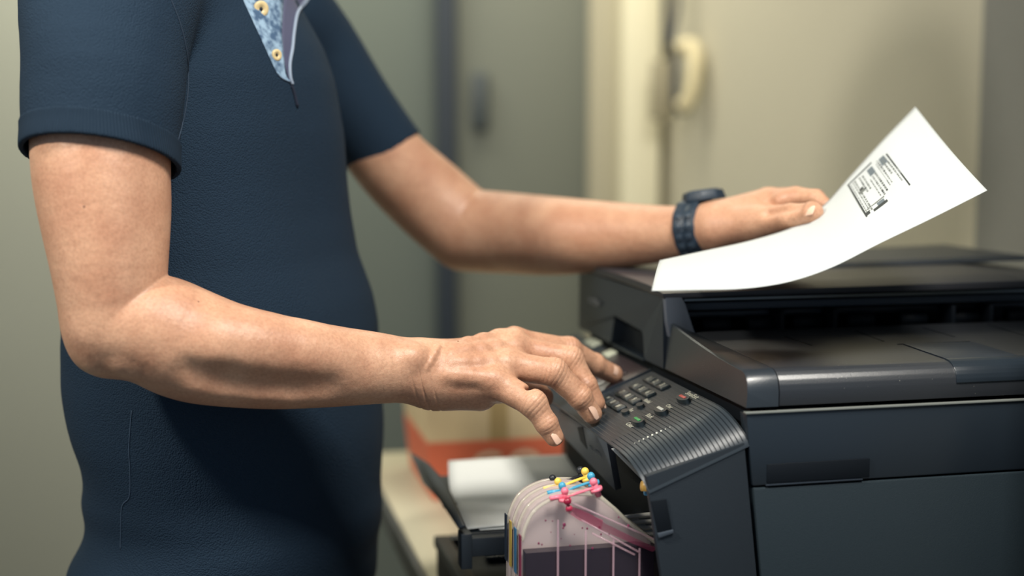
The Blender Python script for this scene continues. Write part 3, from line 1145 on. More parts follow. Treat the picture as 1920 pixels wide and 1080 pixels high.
far_arm = dense([(580, 70, 1.42, 66), (655, 195, 1.45, 67), (727, 297, 1.475, 71), (800, 368, 1.495, 76), (873, 432, 1.50, 76)])
far_arm += dense([(873, 432, 1.50, 76), (950, 437, 1.475, 75), (1050, 443, 1.43, 72), (1150, 442, 1.39, 62), (1250, 438, 1.345, 51), (1312, 430, 1.315, 45)])
far_hand = chain([(1312, 430, 1.315, 45), (1350, 424, 1.30, 38)], k=.01)
far_hand += [seg(P(1345, 420, 1.30), P(1440, 390, 1.29), R(36, 1.3), R(37, 1.29), .012),
             seg(P(1345, 420, 1.30), P(1452, 386, 1.31), R(34, 1.3), R(34, 1.31), .012),
             seg(P(1350, 430, 1.29), P(1420, 418, 1.262), R(36, 1.3), R(34, 1.262), .014),
             seg(P(1420, 420, 1.262), P(1482, 408, 1.222), R(33, 1.26), R(26, 1.225), .007),
             seg(P(1482, 408, 1.222), P(1520, 399, 1.200), R(25, 1.225), R(21, 1.20), .004),
             ell(P(1522, 398, 1.198), np.array([22, 20, 20]) / F * 1.2, k=.003),
             ell(P(1466, 376, 1.262), (.008, .008, .008), k=.008),
             seg(P(1440, 402, 1.235), P(1500, 386, 1.20), .0012, .0012, .010, sub=True),
             # index finger: over the knuckle and under the sheet
             seg(P(1445, 382, 1.285), P(1492, 371, 1.262), R(30, 1.28), R(21, 1.262), .006),
             seg(P(1492, 371, 1.262), P(1530, 371, 1.243), R(21, 1.26), R(16, 1.243), .003),
             seg(P(1530, 371, 1.243), P(1548, 384, 1.232), R(16, 1.24), R(13, 1.232), .003),
             seg(P(1450, 398, 1.31), P(1500, 392, 1.285), R(28, 1.31), R(20, 1.285), .005),
             seg(P(1500, 392, 1.285), P(1535, 404, 1.258), R(20, 1.28), R(15, 1.258), .003),
             seg(P(1448, 412, 1.325), P(1494, 412, 1.30), R(27, 1.32), R(19, 1.30), .005),
             seg(P(1494, 412, 1.30), P(1520, 424, 1.27), R(19, 1.3), R(14, 1.27), .003),
             seg(P(1440, 428, 1.33), P(1480, 430, 1.305), R(24, 1.33), R(16, 1.305), .005),
             seg(P(1480, 430, 1.305), P(1500, 442, 1.28), R(16, 1.3), R(12, 1.28), .003)]

# ---- wrinkles of the near hand, worked into the surface
def crease(p, Q, a, b, w_, depth):
    pass


WR = []
for nm_, f_ in FING.items():
    for j, n_w, amp in ((1, 5, .0012), (2, 4, .0008)):
        x, y, Y, r = f_[j]
        a, b = P(*f_[j - 1][:3]), P(*f_[j + 1][:3])
        ax = (b - a) / np.linalg.norm(b - a)
        WR.append((P(x, y, Y), ax, R(r, Y), amp))


def hand_post(pos, f):
    e = .0006
    near = np.zeros(len(pos), bool)
    for c, ax, r, amp in WR:
        near |= np.linalg.norm(pos - c, axis=1) < r * 2.4
    wc = P(783, 700, 1.07)
    near |= (np.abs(pos[:, 0] - wc[0]) < .022)
    hc = P(860, 740, 1.08)
    near |= np.linalg.norm(pos - hc, axis=1) < .035
    q = pos[near]
    g = np.stack([f(q + np.eye(3)[i] * e) - f(q - np.eye(3)[i] * e) for i in range(3)], -1)
    g /= np.linalg.norm(g, axis=1)[:, None] + 1e-9
    d = np.zeros(len(q))
    for c, ax, r, amp in WR:
        v_ = q - c
        s = v_ @ ax
        rad = np.linalg.norm(v_, axis=1)
        dors = np.clip((g @ fd) * 1.4 + .1, 0, 1)
        side_ = np.cross(ax, fd)
        bow = (v_ @ side_) / r
        win = np.exp(-(rad / (r * 1.15)) ** 4) * dors
        d -= amp * win * np.maximum(0, np.cos((s + .0016 * bow * bow * np.sign(s)) / .0033 * 2 * math.pi)) ** 3
        d += .0006 * np.exp(-(s / (.55 * r)) ** 2) * np.exp(-(bow / .6) ** 2) * dors
    # wrist creases
    s = (q[:, 0] - wc[0]) + (q[:, 2] - wc[2]) * .18
    low = np.clip((wc[2] + .012 - q[:, 2]) / .02, 0, 1)
    for o_, am in ((-.006, .0005), (.001, .0009), (.0095, .0005)):
        d -= am * np.exp(-((s - o_) / .0009) ** 2) * low
    out = pos.copy()
    out[near] = q + g * d[:, None]
    return out


def bbox(prims, pad=.01):
    lo, hi = np.full(3, 9.), np.full(3, -9.)
    for p in prims:
        c, r = bound(p)
        if c is not None:
            lo, hi = np.minimum(lo, c - r), np.maximum(hi, c + r)
    return lo - pad, hi + pad


shoulder_cut = P(212, 60, 1.06)
pr_near = near_arm + hand
lo, hi = bbox(pr_near)
hi[2] = P(0, 30, 1.06)[2]
import time
_t = time.time()
partA = sculpt('near', pr_near, lo, hi, .0008, hand_post)
pr_far = far_arm + far_hand
lo, hi = bbox(pr_far)
hi[2] = P(0, 130, 1.44)[2]
partB = sculpt('far', pr_far, lo, hi, .0016)
# trunk, neck, head and legs at a coarser step (covered by clothing or out of frame)
nk = np.array([np.interp(P(0, -190, 1.27)[2], zi, TX), CY, P(0, -190, 1.27)[2]])
hd = nk + Z * .16 + hx * .035
HAX = [hx, lx, Z]
trunk = [custom(torso(-.022, z0=.80, z1=ZTOP - .03))]
trunk += [seg(near_arm[0]['a'], near_arm[7]['b'], .052, .048, .03), seg(far_arm[0]['a'], far_arm[5]['b'], .034, .032, .02),
          seg(nk - Z * .10, nk + Z * .08 + hx * .012, .062, .055, .03),
          ell(hd + Z * .02 - hx * .012, (.098, .076, .115), HAX, .02), ell(hd - Z * .055 + hx * .022, (.062, .052, .062), HAX, .03),
          seg(hd - Z * .10 + hx * .065, hd - Z * .098 + hx * .070, .018, .016, .02),
          seg(hd + Z * .012 + hx * .082, hd - Z * .035 + hx * .104, .008, .012, .012),
          seg(hd - Z * .036 + hx * .09 - lx * .012, hd - Z * .036 + hx * .09 + lx * .012, .009, .009, .008),
          seg(hd - Z * .066 + hx * .080 - lx * .018, hd - Z * .066 + hx * .080 + lx * .018, .006, .006, .006),
          seg(hd - Z * .075 + hx * .078 - lx * .015, hd - Z * .075 + hx * .078 + lx * .015, .007, .007, .006)]
for s_ in (-1, 1):
    trunk += [ell(hd + lx * s_ * .078 - Z * .01 - hx * .008, (.017, .008, .031), HAX, .008),
              ell(hd + hx * .084 + lx * s_ * .032 + Z * .012, (.016, .016, .011), HAX, .008, sub=True),
              ell(hd + hx * .074 + lx * s_ * .032 + Z * .012, (.0125, .0125, .0125), HAX, .001),
              seg(hd + hx * .082 + lx * s_ * .016 + Z * .030, hd + hx * .074 + lx * s_ * .046 + Z * .031, .006, .005, .008),
              wchain([(np.array([CX, CY, .78]) + lx * s_ * .08, .05), (np.array([CX, CY, .47]) + lx * s_ * .10 + hx * .01, .055), (np.array([CX, CY, .09]) + lx * s_ * .11, .037)], .03)[0],
              wchain([(np.array([CX, CY, .47]) + lx * s_ * .10 + hx * .01, .055), (np.array([CX, CY, .09]) + lx * s_ * .11, .037)], .03)[0],
              seg(np.array([CX, CY, .05]) + lx * s_ * .11 - hx * .04, np.array([CX, CY, .04]) + lx * s_ * .12 + hx * .14, .036, .028, .02)]
partC = sculpt('trunk', trunk, (CX - .36, CY - .40, .0), (CX + .36, CY + .45, 1.80), .0045)
print('body', time.time() - _t, len(partA[0]), len(partB[0]), len(partC[0]))

# skin: base tone with mottling, fine pores and hairs
M_skin = mat('skin', (203, 158, 126), .40, spec=.42, sss=.12)
nt = M_skin.node_tree
bs_ = nt.nodes['Principled BSDF']
tc = nt.nodes['Texture Coordinate']
n1 = nt.nodes.new('ShaderNodeTexNoise'); n1.inputs['Scale'].default_value = 28; n1.inputs['Detail'].default_value = 5
r1 = nt.nodes.new('ShaderNodeValToRGB'); r1.color_ramp.elements[0].position = .35; r1.color_ramp.elements[1].position = .68
r1.color_ramp.elements[0].color = lin((192, 143, 115)); r1.color_ramp.elements[1].color = lin((211, 165, 135))
nt.links.new(tc.outputs['Object'], n1.inputs['Vector']); nt.links.new(n1.outputs['Fac'], r1.inputs[0])
n2 = nt.nodes.new('ShaderNodeTexNoise'); n2.inputs['Scale'].default_value = 420; n2.inputs['Detail'].default_value = 3
nt.links.new(tc.outputs['Object'], n2.inputs['Vector'])
mx = nt.nodes.new('ShaderNodeMix'); mx.data_type = 'RGBA'; mx.blend_type = 'MULTIPLY'
r2 = nt.nodes.new('ShaderNodeValToRGB'); r2.color_ramp.elements[0].position = .3; r2.color_ramp.elements[1].position = .6
r2.color_ramp.elements[0].color = (.80, .76, .74, 1); r2.color_ramp.elements[1].color = (1, 1, 1, 1)
nt.links.new(n2.outputs['Fac'], r2.inputs[0]); mx.inputs[0].default_value = .8
nt.links.new(r1.outputs[0], mx.inputs[6]); nt.links.new(r2.outputs[0], mx.inputs[7])
nt.links.new(mx.outputs[2], bs_.inputs['Base Color'])
v1 = nt.nodes.new('ShaderNodeTexVoronoi'); v1.inputs['Scale'].default_value = 900; v1.feature = 'DISTANCE_TO_EDGE'
nt.links.new(tc.outputs['Object'], v1.inputs['Vector'])
bp_ = nt.nodes.new('ShaderNodeBump'); bp_.inputs['Strength'].default_value = .35; bp_.inputs['Distance'].default_value = .0005
nt.links.new(v1.outputs['Distance'], bp_.inputs['Height'])
bp2 = nt.nodes.new('ShaderNodeBump'); bp2.inputs['Strength'].default_value = .5; bp2.inputs['Distance'].default_value = .0012
n3 = nt.nodes.new('ShaderNodeTexNoise'); n3.inputs['Scale'].default_value = 130; n3.inputs['Detail'].default_value = 4
nt.links.new(tc.outputs['Object'], n3.inputs['Vector']); nt.links.new(n3.outputs['Fac'], bp2.inputs['Height'])
nt.links.new(bp_.outputs['Normal'], bp2.inputs['Normal']); nt.links.new(bp2.outputs['Normal'], bs_.inputs['Normal'])

for nm_, f_ in FING.items():
    print('tip', nm_, (P(*f_[3][:3]) - PP(0, 0, 0)) @ pn - R(f_[3][3], f_[3][2]), np.round(ppx(f_[3][0], f_[3][1]), 3))
body = link('body', mesh_np('body', [partA, partB, partC]), M_skin, man)

# ---- fingernails
M_nail = mat('nail', (236, 196, 172), .22, spec=.5)


def nail(c, along, up_, hl, hw, curv):
    along = along / np.linalg.norm(along)
    up_ = up_ - along * (up_ @ along)
    up_ /= np.linalg.norm(up_)
    sd = np.cross(along, up_)
    vs, fs = [], []
    n_, m__ = 12, 12
    for i in range(n_ + 1):
        for j in range(m__ + 1):
            s, t_ = i / n_ * 2 - 1, j / m__ * 2 - 1
            # rounded-rectangle footprint
            k = (1 - abs(s) ** 3.2) ** (1 / 3.2)
            a = t_ * hw / curv * (.35 + .65 * k)
            ln = s * hl
            vs.append(c + along * ln + sd * math.sin(a) * curv + up_ * (math.cos(a) * curv - curv - (s * s) * hl * .14))
    for i in range(n_):
        for j in range(m__):
            q = i * (m__ + 1) + j
            fs.append((q, q + 1, q + m__ + 2, q + m__ + 1))
    o = pydata('fingernail', vs, fs, M_nail, body, smooth=True)
    md = o.modifiers.new('s', 'SOLIDIFY')
    md.thickness = .0006
    return o


view = lambda p: (CAM - p) / np.linalg.norm(CAM - p)


def surf_nail(prims, px, py, Y0, a, b, hl, hw, curv, tilt=None):
    c = onsurf(prims, px, py, Y0)
    e = .0008
    g = np.array([fold(prims, (c + np.eye(3)[i] * e)[None, None].astype(np.float32))[0, 0] - fold(prims, (c - np.eye(3)[i] * e)[None, None].astype(np.float32))[0, 0] for i in range(3)])
    g /= np.linalg.norm(g)
    ax = (b - a) / np.linalg.norm(b - a)
    if tilt is not None:
        g = g + tilt
    nail(c + g * .0004, ax, g, hl, hw, curv)


pA = lambda f_, i: P(*f_[i][:3])
surf_nail(pr_near, 1156, 694, 1.22, pA(index_, 2), pA(index_, 3), .0063, .0050, .0080)
surf_nail(pr_near, 1117, 770, 1.13, pA(ring_, 2), pA(ring_, 3) - Z * .003, .0078, .0052, .0075, uu * .5)
surf_nail(pr_near, 1045, 820, 1.09, pA(pinky_, 2), pA(pinky_, 3), .0056, .0046, .0068, uu * .5)
c_ = pA(middle_, 3) + uu * R(16.5, 1.15) * .95 + Z * .002
nail(c_, pA(middle_, 3) - pA(middle_, 2), uu * .9 + Z * .3 - vv * .3, .0070, .0052, .0075)
surf_nail(far_arm + far_hand, 1516, 394, 1.2, P(1482, 408, 1.222), P(1520, 399, 1.200), .0062, .0052, .0085, Z * .4)
M_mole = mat('mole', (96, 62, 50), .7)
for (x, y, r) in ((372, 566, 1.7), (158, 388, 2.4), (155, 376, 1.2)):
    ball('mole', onsurf(pr_near, x, y, 1.0, .0001), R(r, 1.0), M_mole, body, (1, .5, 1))

# ---- hair, eyebrows left as part of the head's cap
def hair_fn(Q):
    q = (Q - (hd + Z * .034 - hx * .018)) @ np.array(HAX).T
    k0 = np.sqrt(((q / np.array([.104, .084, .112])) ** 2).sum(-1))
    d = (k0 - 1) * .09
    front = (Q - hd) @ hx
    zz = (Q - hd)[..., 2]
    return np.maximum(d, np.maximum((front - .052) + np.maximum(0, .045 - zz) * .9 - .01, -.055 - zz))


pos, fc = sculpt('hair', [custom(hair_fn)], hd - .16, hd + .2, .004)
link('hair', mesh_np('hair', [(pos, fc)]), mat('black_hair', (26, 22, 22), .5, bump=(160, .8, .004)), man)
# ================================================================ CLOTHES
M_shirt = mat('navy_pique', (32, 48, 64), .85, spec=.15)
nt = M_shirt.node_tree
tc = nt.nodes['Texture Coordinate']
vo = nt.nodes.new('ShaderNodeTexVoronoi'); vo.inputs['Scale'].default_value = 720
bp_ = nt.nodes.new('ShaderNodeBump'); bp_.inputs['Strength'].default_value = .8; bp_.inputs['Distance'].default_value = .0008; bp_.invert = True
nt.links.new(tc.outputs['Object'], vo.inputs['Vector']); nt.links.new(vo.outputs['Distance'], bp_.inputs['Height'])
n3 = nt.nodes.new('ShaderNodeTexNoise'); n3.inputs['Scale'].default_value = 14; n3.inputs['Detail'].default_value = 3
b2 = nt.nodes.new('ShaderNodeBump'); b2.inputs['Strength'].default_value = .15; b2.inputs['Distance'].default_value = .01
nt.links.new(tc.outputs['Object'], n3.inputs['Vector']); nt.links.new(n3.outputs['Fac'], b2.inputs['Height'])
nt.links.new(bp_.outputs['Normal'], b2.inputs['Normal']); nt.links.new(b2.outputs['Normal'], nt.nodes['Principled BSDF'].inputs['Normal'])
M_cuff = mat('navy_rib_knit', (34, 50, 66), .85, spec=.15)


def halfspace(a, b, c, inside):
    a, b, c = map(np.array, (a, b, c))
    n = np.cross(b - a, c - a)
    n = n / np.linalg.norm(n)
    if (np.array(inside) - a) @ n > 0:
        n = -n
    return n, a           # n points away from the kept side


slv_near = dense([(262, -100, 1.16, 120), (218, -40, 1.115, 160), (196, 130, 1.062, 150), (190, 300, 1.045, 138), (188, 340, 1.045, 137)])
slv_far = dense([(530, 20, 1.38, 90), (588, 92, 1.42, 84), (660, 199, 1.45, 77), (727, 292, 1.478, 74), (750, 322, 1.485, 74)])
cn, cp_ = halfspace(P(58, 303, 1.06), P(320, 320, 1.06), P(180, 256, .99), P(195, 100, 1.06))
fn_, fp_ = halfspace(P(782, 254, 1.478), P(673, 338, 1.478), P(725, 290, 1.42), P(640, 150, 1.45))
ZH = P(0, 1056, 1.27)[2]


def folds(Q):
    x, z = Q[..., 0], Q[..., 2]
    p = (x - CX) * hx[0] + (Q[..., 1] - CY) * hx[1]
    q = (x - CX) * lx[0] + (Q[..., 1] - CY) * lx[1]
    d = .0035 * np.sin(q * 30 + z * 14 + 1.0) * np.exp(-((z - P(0, 330, 1.27)[2]) / .16) ** 2)
    zb = P(0, 960, 1.27)[2]
    d = d + .006 * np.sin((z - zb) * 75 + q * 8) * np.exp(-((z - zb) / .06) ** 2) * np.clip(.5 - p * 5, 0, 1)
    d = d + .0022 * np.sin(z * 42 + p * 30 + q * 12) * np.exp(-((z - P(0, 900, 1.27)[2]) / .13) ** 2)
    return d


_tf = torso(.0, z0=ZH - .2)


def tfn(Q):
    p = (Q[..., 0] - CX) * hx[0] + (Q[..., 1] - CY) * hx[1]
    return np.maximum(_tf(Q), ZH - .22 * np.clip(p + .13, 0, .15) - Q[..., 2])


tors = custom(lambda Q: tfn(Q) - folds(Q), k=.01)
sh = [tors] + [dict(p, k=.03 if i == 0 else .02) for i, p in enumerate(slv_near)]
farp = [dict(p, k=.03 if i == 0 else .02) for i, p in enumerate(slv_far)]
# creases where sleeve meets chest
def pleat(pts, r, k=.012, sub=True):
    return [seg(pts[i], pts[i + 1], r, r, k, sub=sub) for i in range(len(pts) - 1)]


def cutter(n, a, k=.001):
    return lambda Q: (Q - a) @ n


cutn, cutf = cutter(cn, cp_ - cn * .010), cutter(fn_, fp_)
torso_only = [tors]


def shirt_fn(Q):
    sh_ = Q.shape
    Qr = Q.reshape(-1, 1, 3)
    T_ = fold([tors], Qr)
    A_ = fold(slv_near, Qr)
    B_ = fold(slv_far, Qr)
    A_ = A_ - .0012 * np.sin((Qr[..., 2] * 60 + Qr[..., 0] * 45)) * np.clip((Qr[..., 2] - cp_[2] - .03) / .05, 0, 1)
    A_ = np.maximum(A_, (Qr - (cp_ - cn * .012)) @ cn)
    B_ = np.maximum(B_, (Qr - fp_) @ fn_)
    Ai = fold(slv_near, Qr) + .004
    Bi = fold(slv_far, Qr) + .0035
    Ai = np.maximum(Ai, -((Qr - (cp_ - cn * .022)) @ cn))
    Bi = np.maximum(Bi, -((Qr - (fp_ - fn_ * .008)) @ fn_))
    def sm(a, b, k):
        h_ = np.maximum(k - np.abs(a - b), 0) / k
        return np.minimum(a, b) - h_ * h_ * k * .25
    # blend only high at the shoulder, keep a crisp crease under the arm
    kk = np.clip((Qr[..., 2] - P(0, 130, 1.2)[2]) / .10, 0, 1) * .05 + .004
    D = sm(T_, A_, kk)
    D = sm(D, B_, kk)
    D = np.where(Ai < 0, np.where(T_ > 0, np.maximum(D, -Ai), D), D)
    D = np.where(Bi < 0, np.where(T_ > 0, np.maximum(D, -Bi), D), D)
    return D.reshape(sh_[:-1])


_t = time.time()
pos, fc = sculpt('shirt', [custom(shirt_fn)], (CX - .30, CY - .32, ZH - .05), (CX + .34, CY + .40, ZTOP + .03), .0024)
print('shirt', time.time() - _t, len(pos))
shirt = link('shirt', mesh_np('shirt', [(pos, fc)]), M_shirt, man)
# ribbed cuff of the near sleeve
def cuff_fn(Q):
    Qr = Q.reshape(-1, 1, 3)
    A_ = fold(slv_near, Qr)
    s = (Qr - cp_) @ cn
    return np.maximum(np.maximum(A_ - .0022 - .0006 * np.cos(s / .018 * math.pi), s), np.maximum(-(s + .0205), -(A_ + .0016))).reshape(Q.shape[:-1])


lo, hi = bbox(slv_near[-7:], .0)
pos, fc = sculpt('cuff', [custom(cuff_fn)], (lo[0] - .01, lo[1] - .01, lo[2] - .02), (hi[0] + .01, hi[1] + .01, P(0, 150, 1.0)[2]), .0012)
cuff = link('sleeve_cuff', mesh_np('sleeve_cuff', [(pos, fc)]), M_cuff, shirt)
# knit ribs: a wave around the sleeve axis
nt = M_cuff.node_tree
tc = nt.nodes['Texture Coordinate']
mp = nt.nodes.new('ShaderNodeMapping')
ctr = P(190, 280, 1.046)
sp = nt.nodes.new('ShaderNodeSeparateXYZ')
mp.inputs['Location'].default_value = tuple(-ctr)
nt.links.new(tc.outputs['Object'], mp.inputs[0]); nt.links.new(mp.outputs[0], sp.inputs[0])
at_ = nt.nodes.new('ShaderNodeMath'); at_.operation = 'ARCTAN2'
nt.links.new(sp.outputs[1], at_.inputs[0]); nt.links.new(sp.outputs[0], at_.inputs[1])
mu = nt.nodes.new('ShaderNodeMath'); mu.operation = 'MULTIPLY'; mu.inputs[1].default_value = 150
sn = nt.nodes.new('ShaderNodeMath'); sn.operation = 'SINE'
nt.links.new(at_.outputs[0], mu.inputs[0]); nt.links.new(mu.outputs[0], sn.inputs[0])
bp_ = nt.nodes.new('ShaderNodeBump'); bp_.inputs['Strength'].default_value = .7; bp_.inputs['Distance'].default_value = .0008
nt.links.new(sn.outputs[0], bp_.inputs['Height']); nt.links.new(bp_.outputs[0], nt.nodes['Principled BSDF'].inputs['Normal'])

# placket, laid onto the chest surface
me = shirt.data
vco = np.empty(len(me.vertices) * 3, np.float32); me.vertices.foreach_get('co', vco)
vco = vco.reshape(-1, 3)
fidx = np.empty(len(me.loops), np.int32); me.loops.foreach_get('vertex_index', fidx)
bvh = BVHTree.FromPolygons([tuple(map(float, v_)) for v_ in vco], fidx.reshape(-1, 4).tolist())


def on_shirt(px, py, off=0.0):
    d = Vector(ray(px, py)).normalized()
    h_, n_, _, _ = bvh.ray_cast(Vector(CAM), d)
    if h_ is None:
        return P(px, py, 1.2)
    return np.array(h_) + np.array(n_) * off * (1 if n_.dot(d) < 0 else -1)


def patch(name, quadfn, nu, nv, off, m, parent, th=.0008):
    vs, fs = [], []
    for i in range(nu + 1):
        for j in range(nv + 1):
            vs.append(on_shirt(*quadfn(i / nu, j / nv), off))
    for i in range(nu):
        for j in range(nv):
            q = i * (nv + 1) + j
            fs.append((q, q + 1, q + nv + 2, q + nv + 1))
    o = pydata(name, vs, fs, m, parent, smooth=True)
    md = o.modifiers.new('s', 'SOLIDIFY'); md.thickness = th; md.offset = 0
    return o


def lerp2(A, B):
    """quad between two pixel polylines sampled by fraction"""
    A, B = np.array(A, float), np.array(B, float)
    def samp(Z_, t_):
        d = np.r_[0, np.cumsum(np.hypot(*np.diff(Z_, axis=0).T))]
        return np.array([np.interp(t_ * d[-1], d, Z_[:, 0]), np.interp(t_ * d[-1], d, Z_[:, 1])])
    return lambda s, t_: tuple(samp(A, s) * (1 - t_) + samp(B, s) * t_)


M_denim = mat('light_denim', (150, 176, 198), .8, vary=(95, (66, 92, 122), (.40), (.56)), bump=(500, .3, .0006))
pk = patch('placket', lerp2([(446, -25), (457, 5), (480, 55), (512, 125), (519, 139), (541, 152)], [(533, -25), (530, 5), (527, 60), (531, 110), (534, 140), (542, 154)]), 30, 8, .0006, M_denim, shirt)
pk['label'] = 'light denim inner placket with a dark mottled print'
patch('placket_lining', lerp2([(533, -25), (530, 5), (528, 60), (531, 110), (541, 152)], [(586, -25), (574, 2), (556, 26), (548, 60), (545, 150)]), 24, 6, .0003, mat('mauve_lining', (78, 80, 104), .8), shirt)
pts = [on_shirt(x, y, .0016) for x, y in crom([(586, -25), (573, 2), (556, 24), (549, 60), (546, 90), (541, 120), (542, 146), (546, 158)], 6)]
tube('piping', pts, .0016, mat('pale_piping', (150, 164, 182), .7), shirt, 8)
pts = [on_shirt(x, y, .0006) for x, y in crom([(519, 136), (528, 146), (543, 153)], 5)]
tube('placket_hem', pts, .0010, mat('denim_hem', (140, 166, 190), .8), shirt, 8)
pts = [on_shirt(x, y, .0004) for x, y in crom([(546, 160), (551, 175), (557, 200)], 5)]
tube('placket_stitch', pts, .0016, mat('dark_stitching', (26, 34, 52), .9), shirt, 8)
pts = [on_shirt(x, y, .0002) for x, y in crom([(247, 770), (242, 840), (244, 880), (243, 930), (229, 950), (227, 1000), (226, 1030)], 6)]
tube('side_seam', pts, .0005, mat('seam_thread', (58, 76, 96), .9), shirt, 6)
pts = [on_shirt(x, y, .0002) for x, y in crom([(312, -20), (336, 40), (350, 100), (353, 160), (346, 215), (334, 262)], 6)]
tube('armhole_seam', pts, .0006, mat('seam_navy', (40, 56, 74), .9), shirt, 6)
M_btn = mat('cream_button', (226, 202, 150), .35)
for (x, y, r, sq) in ((487, 18, 12.5, 1.0), (516, 104, 9.0, .75)):
    c = on_shirt(x, y, .0015)
    n_ = view(c) * .55 + hx * (.45 if sq == 1 else .8)
    n_ /= np.linalg.norm(n_)
    e1 = np.cross(Z, n_); e1 /= np.linalg.norm(e1); e2 = np.cross(n_, e1)
    rr = R(r * 1.25, 1.15)
    prof_ = [(0.0, .0002), (.30, .0003), (.42, .0012), (.85, .0016), (1.0, .0008), (.98, -.0004)]
    vs, fs = [], []
    for (q, hh) in prof_:
        for k in range(24):
            a = k / 24 * 2 * math.pi
            vs.append(c + (e1 * math.cos(a) + e2 * math.sin(a)) * rr * max(q, .01) + n_ * hh)
    for i in range(len(prof_) - 1):
        for k in range(24):
            fs.append((i * 24 + k, i * 24 + (k + 1) % 24, (i + 1) * 24 + (k + 1) % 24, (i + 1) * 24 + k))
    b_ = pydata('button', vs, fs, M_btn, shirt, smooth=True)
    ball('button_hole', c + n_ * .0008, rr * .22, mat('button_thread', (40, 44, 50), .8), b_, (1, 1, 1))

# trousers and shoes
M_tr = mat('dark_trousers', (24, 30, 40), .85)
legs = []
for s_ in (-1, 1):
    legs += wchain([(np.array([CX, CY, .75]) + lx * s_ * .084 + hx * .01, .092), (np.array([CX, CY, .47]) + lx * s_ * .10 + hx * .01, .078), (np.array([CX, CY, .085]) + lx * s_ * .11, .068)], .03)
tro = torso(-.007, z0=.74, z1=ZH + .05)
pos, fc = sculpt('trousers', [custom(tro, .04)] + legs, (CX - .30, CY - .34, -.02), (CX + .30, CY + .34, ZH + .07), .005)
link('trousers', mesh_np('trousers', [(pos, fc)]), M_tr, man)
for s_ in (-1, 1):
    c = np.array([CX, CY, .045]) + lx * s_ * .112
    sf = custom(lambda Q: Q[..., 2] * -1 + .004, .004, sub=False)
    pr_s = [seg(c - hx * .05, c + hx * .15, .046, .036, .02, flat=(Z, .9)), seg(c - hx * .045 + Z * .03, c + hx * .02 + Z * .03, .048, .044, .02)]
    pos, fc = sculpt('shoe', pr_s, c - .2, c + .26, .005)
    pos[:, 2] = np.maximum(pos[:, 2], .001)
    link('shoe', mesh_np('shoe', [(pos, fc)]), mat('black_shoe_leather', (24, 24, 26), .4), man)
# ================================================================ THE HELD SHEET
M_paper = mat('white_paper', (197, 202, 202), .75, spec=.2)
near_px = crom([(1222, 545), (1300, 543.5), (1395, 541), (1480, 528), (1560, 501), (1650, 456), (1750, 408), (1851, 357)], 6)
far_px = crom([(1237, 488), (1320, 470), (1410, 450), (1490, 424), (1543, 386), (1590, 334), (1650, 268), (1716, 200)], 6)


def samp(Z_, t_):
    Z_ = np.array(Z_)
    d = np.r_[0, np.cumsum(np.hypot(*np.diff(Z_, axis=0).T))]
    return np.array([np.interp(t_ * d[-1], d, Z_[:, 0]), np.interp(t_ * d[-1], d, Z_[:, 1])])


def sheet_pt(s, t_, off=0.0):
    a, b = samp(near_px, s), samp(far_px, s)
    A = P(a[0], a[1], .985 + .065 * s)
    B = P(b[0], b[1], 1.185 + .06 * s)
    p = A + (B - A) * t_
    # gentle cross bow; towards the free end the sheet cups
    ax = B - A
    al = P(*samp(near_px, min(1, s + .02)), .985 + .065 * s) - P(*samp(near_px, max(0, s - .02)), .985 + .065 * s)
    n_ = np.cross(al, ax); n_ /= np.linalg.norm(n_)
    bow = math.sin(t_ * math.pi)
    return p + n_ * (off - .006 * bow * (s - .35)) + Z * .0045 * math.exp(-((s - .82) / .06) ** 2) * bow


vs, fs = [], []
NU, NV = 60, 24
for i in range(NU + 1):
    for j in range(NV + 1):
        vs.append(sheet_pt(i / NU, j / NV))
for i in range(NU):
    for j in range(NV):
        q = i * (NV + 1) + j
        fs.append((q, q + NV + 1, q + NV + 2, q + 1))
c0 = sheet_pt(.5, .5)
sheet = empty('paper_sheet', c0, 'white paper sheet with a small dark printed block, held up in the hand', 'paper')
o = pydata('page', vs, fs, M_paper, sheet, smooth=True, recalc=False)
md = o.modifiers.new('s', 'SOLIDIFY'); md.thickness = .00022; md.offset = 0
# the printed block: rows of small dark marks, a grey photo patch, a heavy bar
# inverse lookup: find (s,t) for pixels
gs = [(i / 160, j / 80) for i in range(80, 161) for j in range(81)]
GS = np.array(gs)
gp = []
for s_, t_ in gs:
    d = sheet_pt(s_, t_) - CAM
    z_ = d @ fw
    gp.append((960 + F * (d @ rt) / z_, 540 - F * (d @ upv) / z_))
gp = np.array(gp)


def st(px, py):
    d = (gp[:, 0] - px) ** 2 + (gp[:, 1] - py) ** 2
    k = np.argpartition(d, 4)[:4]
    w_ = 1 / (d[k] + 1e-3)
    return (GS[k] * w_[:, None]).sum(0) / w_.sum()


# block corners in the photo: left, top, right, bottom
bl, bt, br_, bb_ = map(np.array, ((1588, 348), (1661, 278), (1711, 344), (1624, 410)))


def bq(a, b):      # a along the top-left edge, b down to the right
    return bl * (1 - a) * (1 - b) + bt * a * (1 - b) + br_ * a * b + bb_ * (1 - a) * b


PV, PF = {}, {}
M_patch = mat('print_grey', (98, 108, 114), .8)


def mark(a0_, a1_, b0_, b1_, key='dark'):
    V_ = PV.setdefault(key, []); F_ = PF.setdefault(key, [])
    n = len(V_)
    for a, b in ((a0_, b0_), (a1_, b0_), (a1_, b1_), (a0_, b1_)):
        s_, t_ = st(*bq(a, b))
        V_.append(sheet_pt(s_, t_, .0003 if sheet_up > 0 else -.0003))
    F_.append((n, n + 1, n + 2, n + 3))
    if key == 'grey':
        pydata('picture_patch', V_[n:], [(0, 1, 2, 3)], M_patch, sheet, recalc=False)


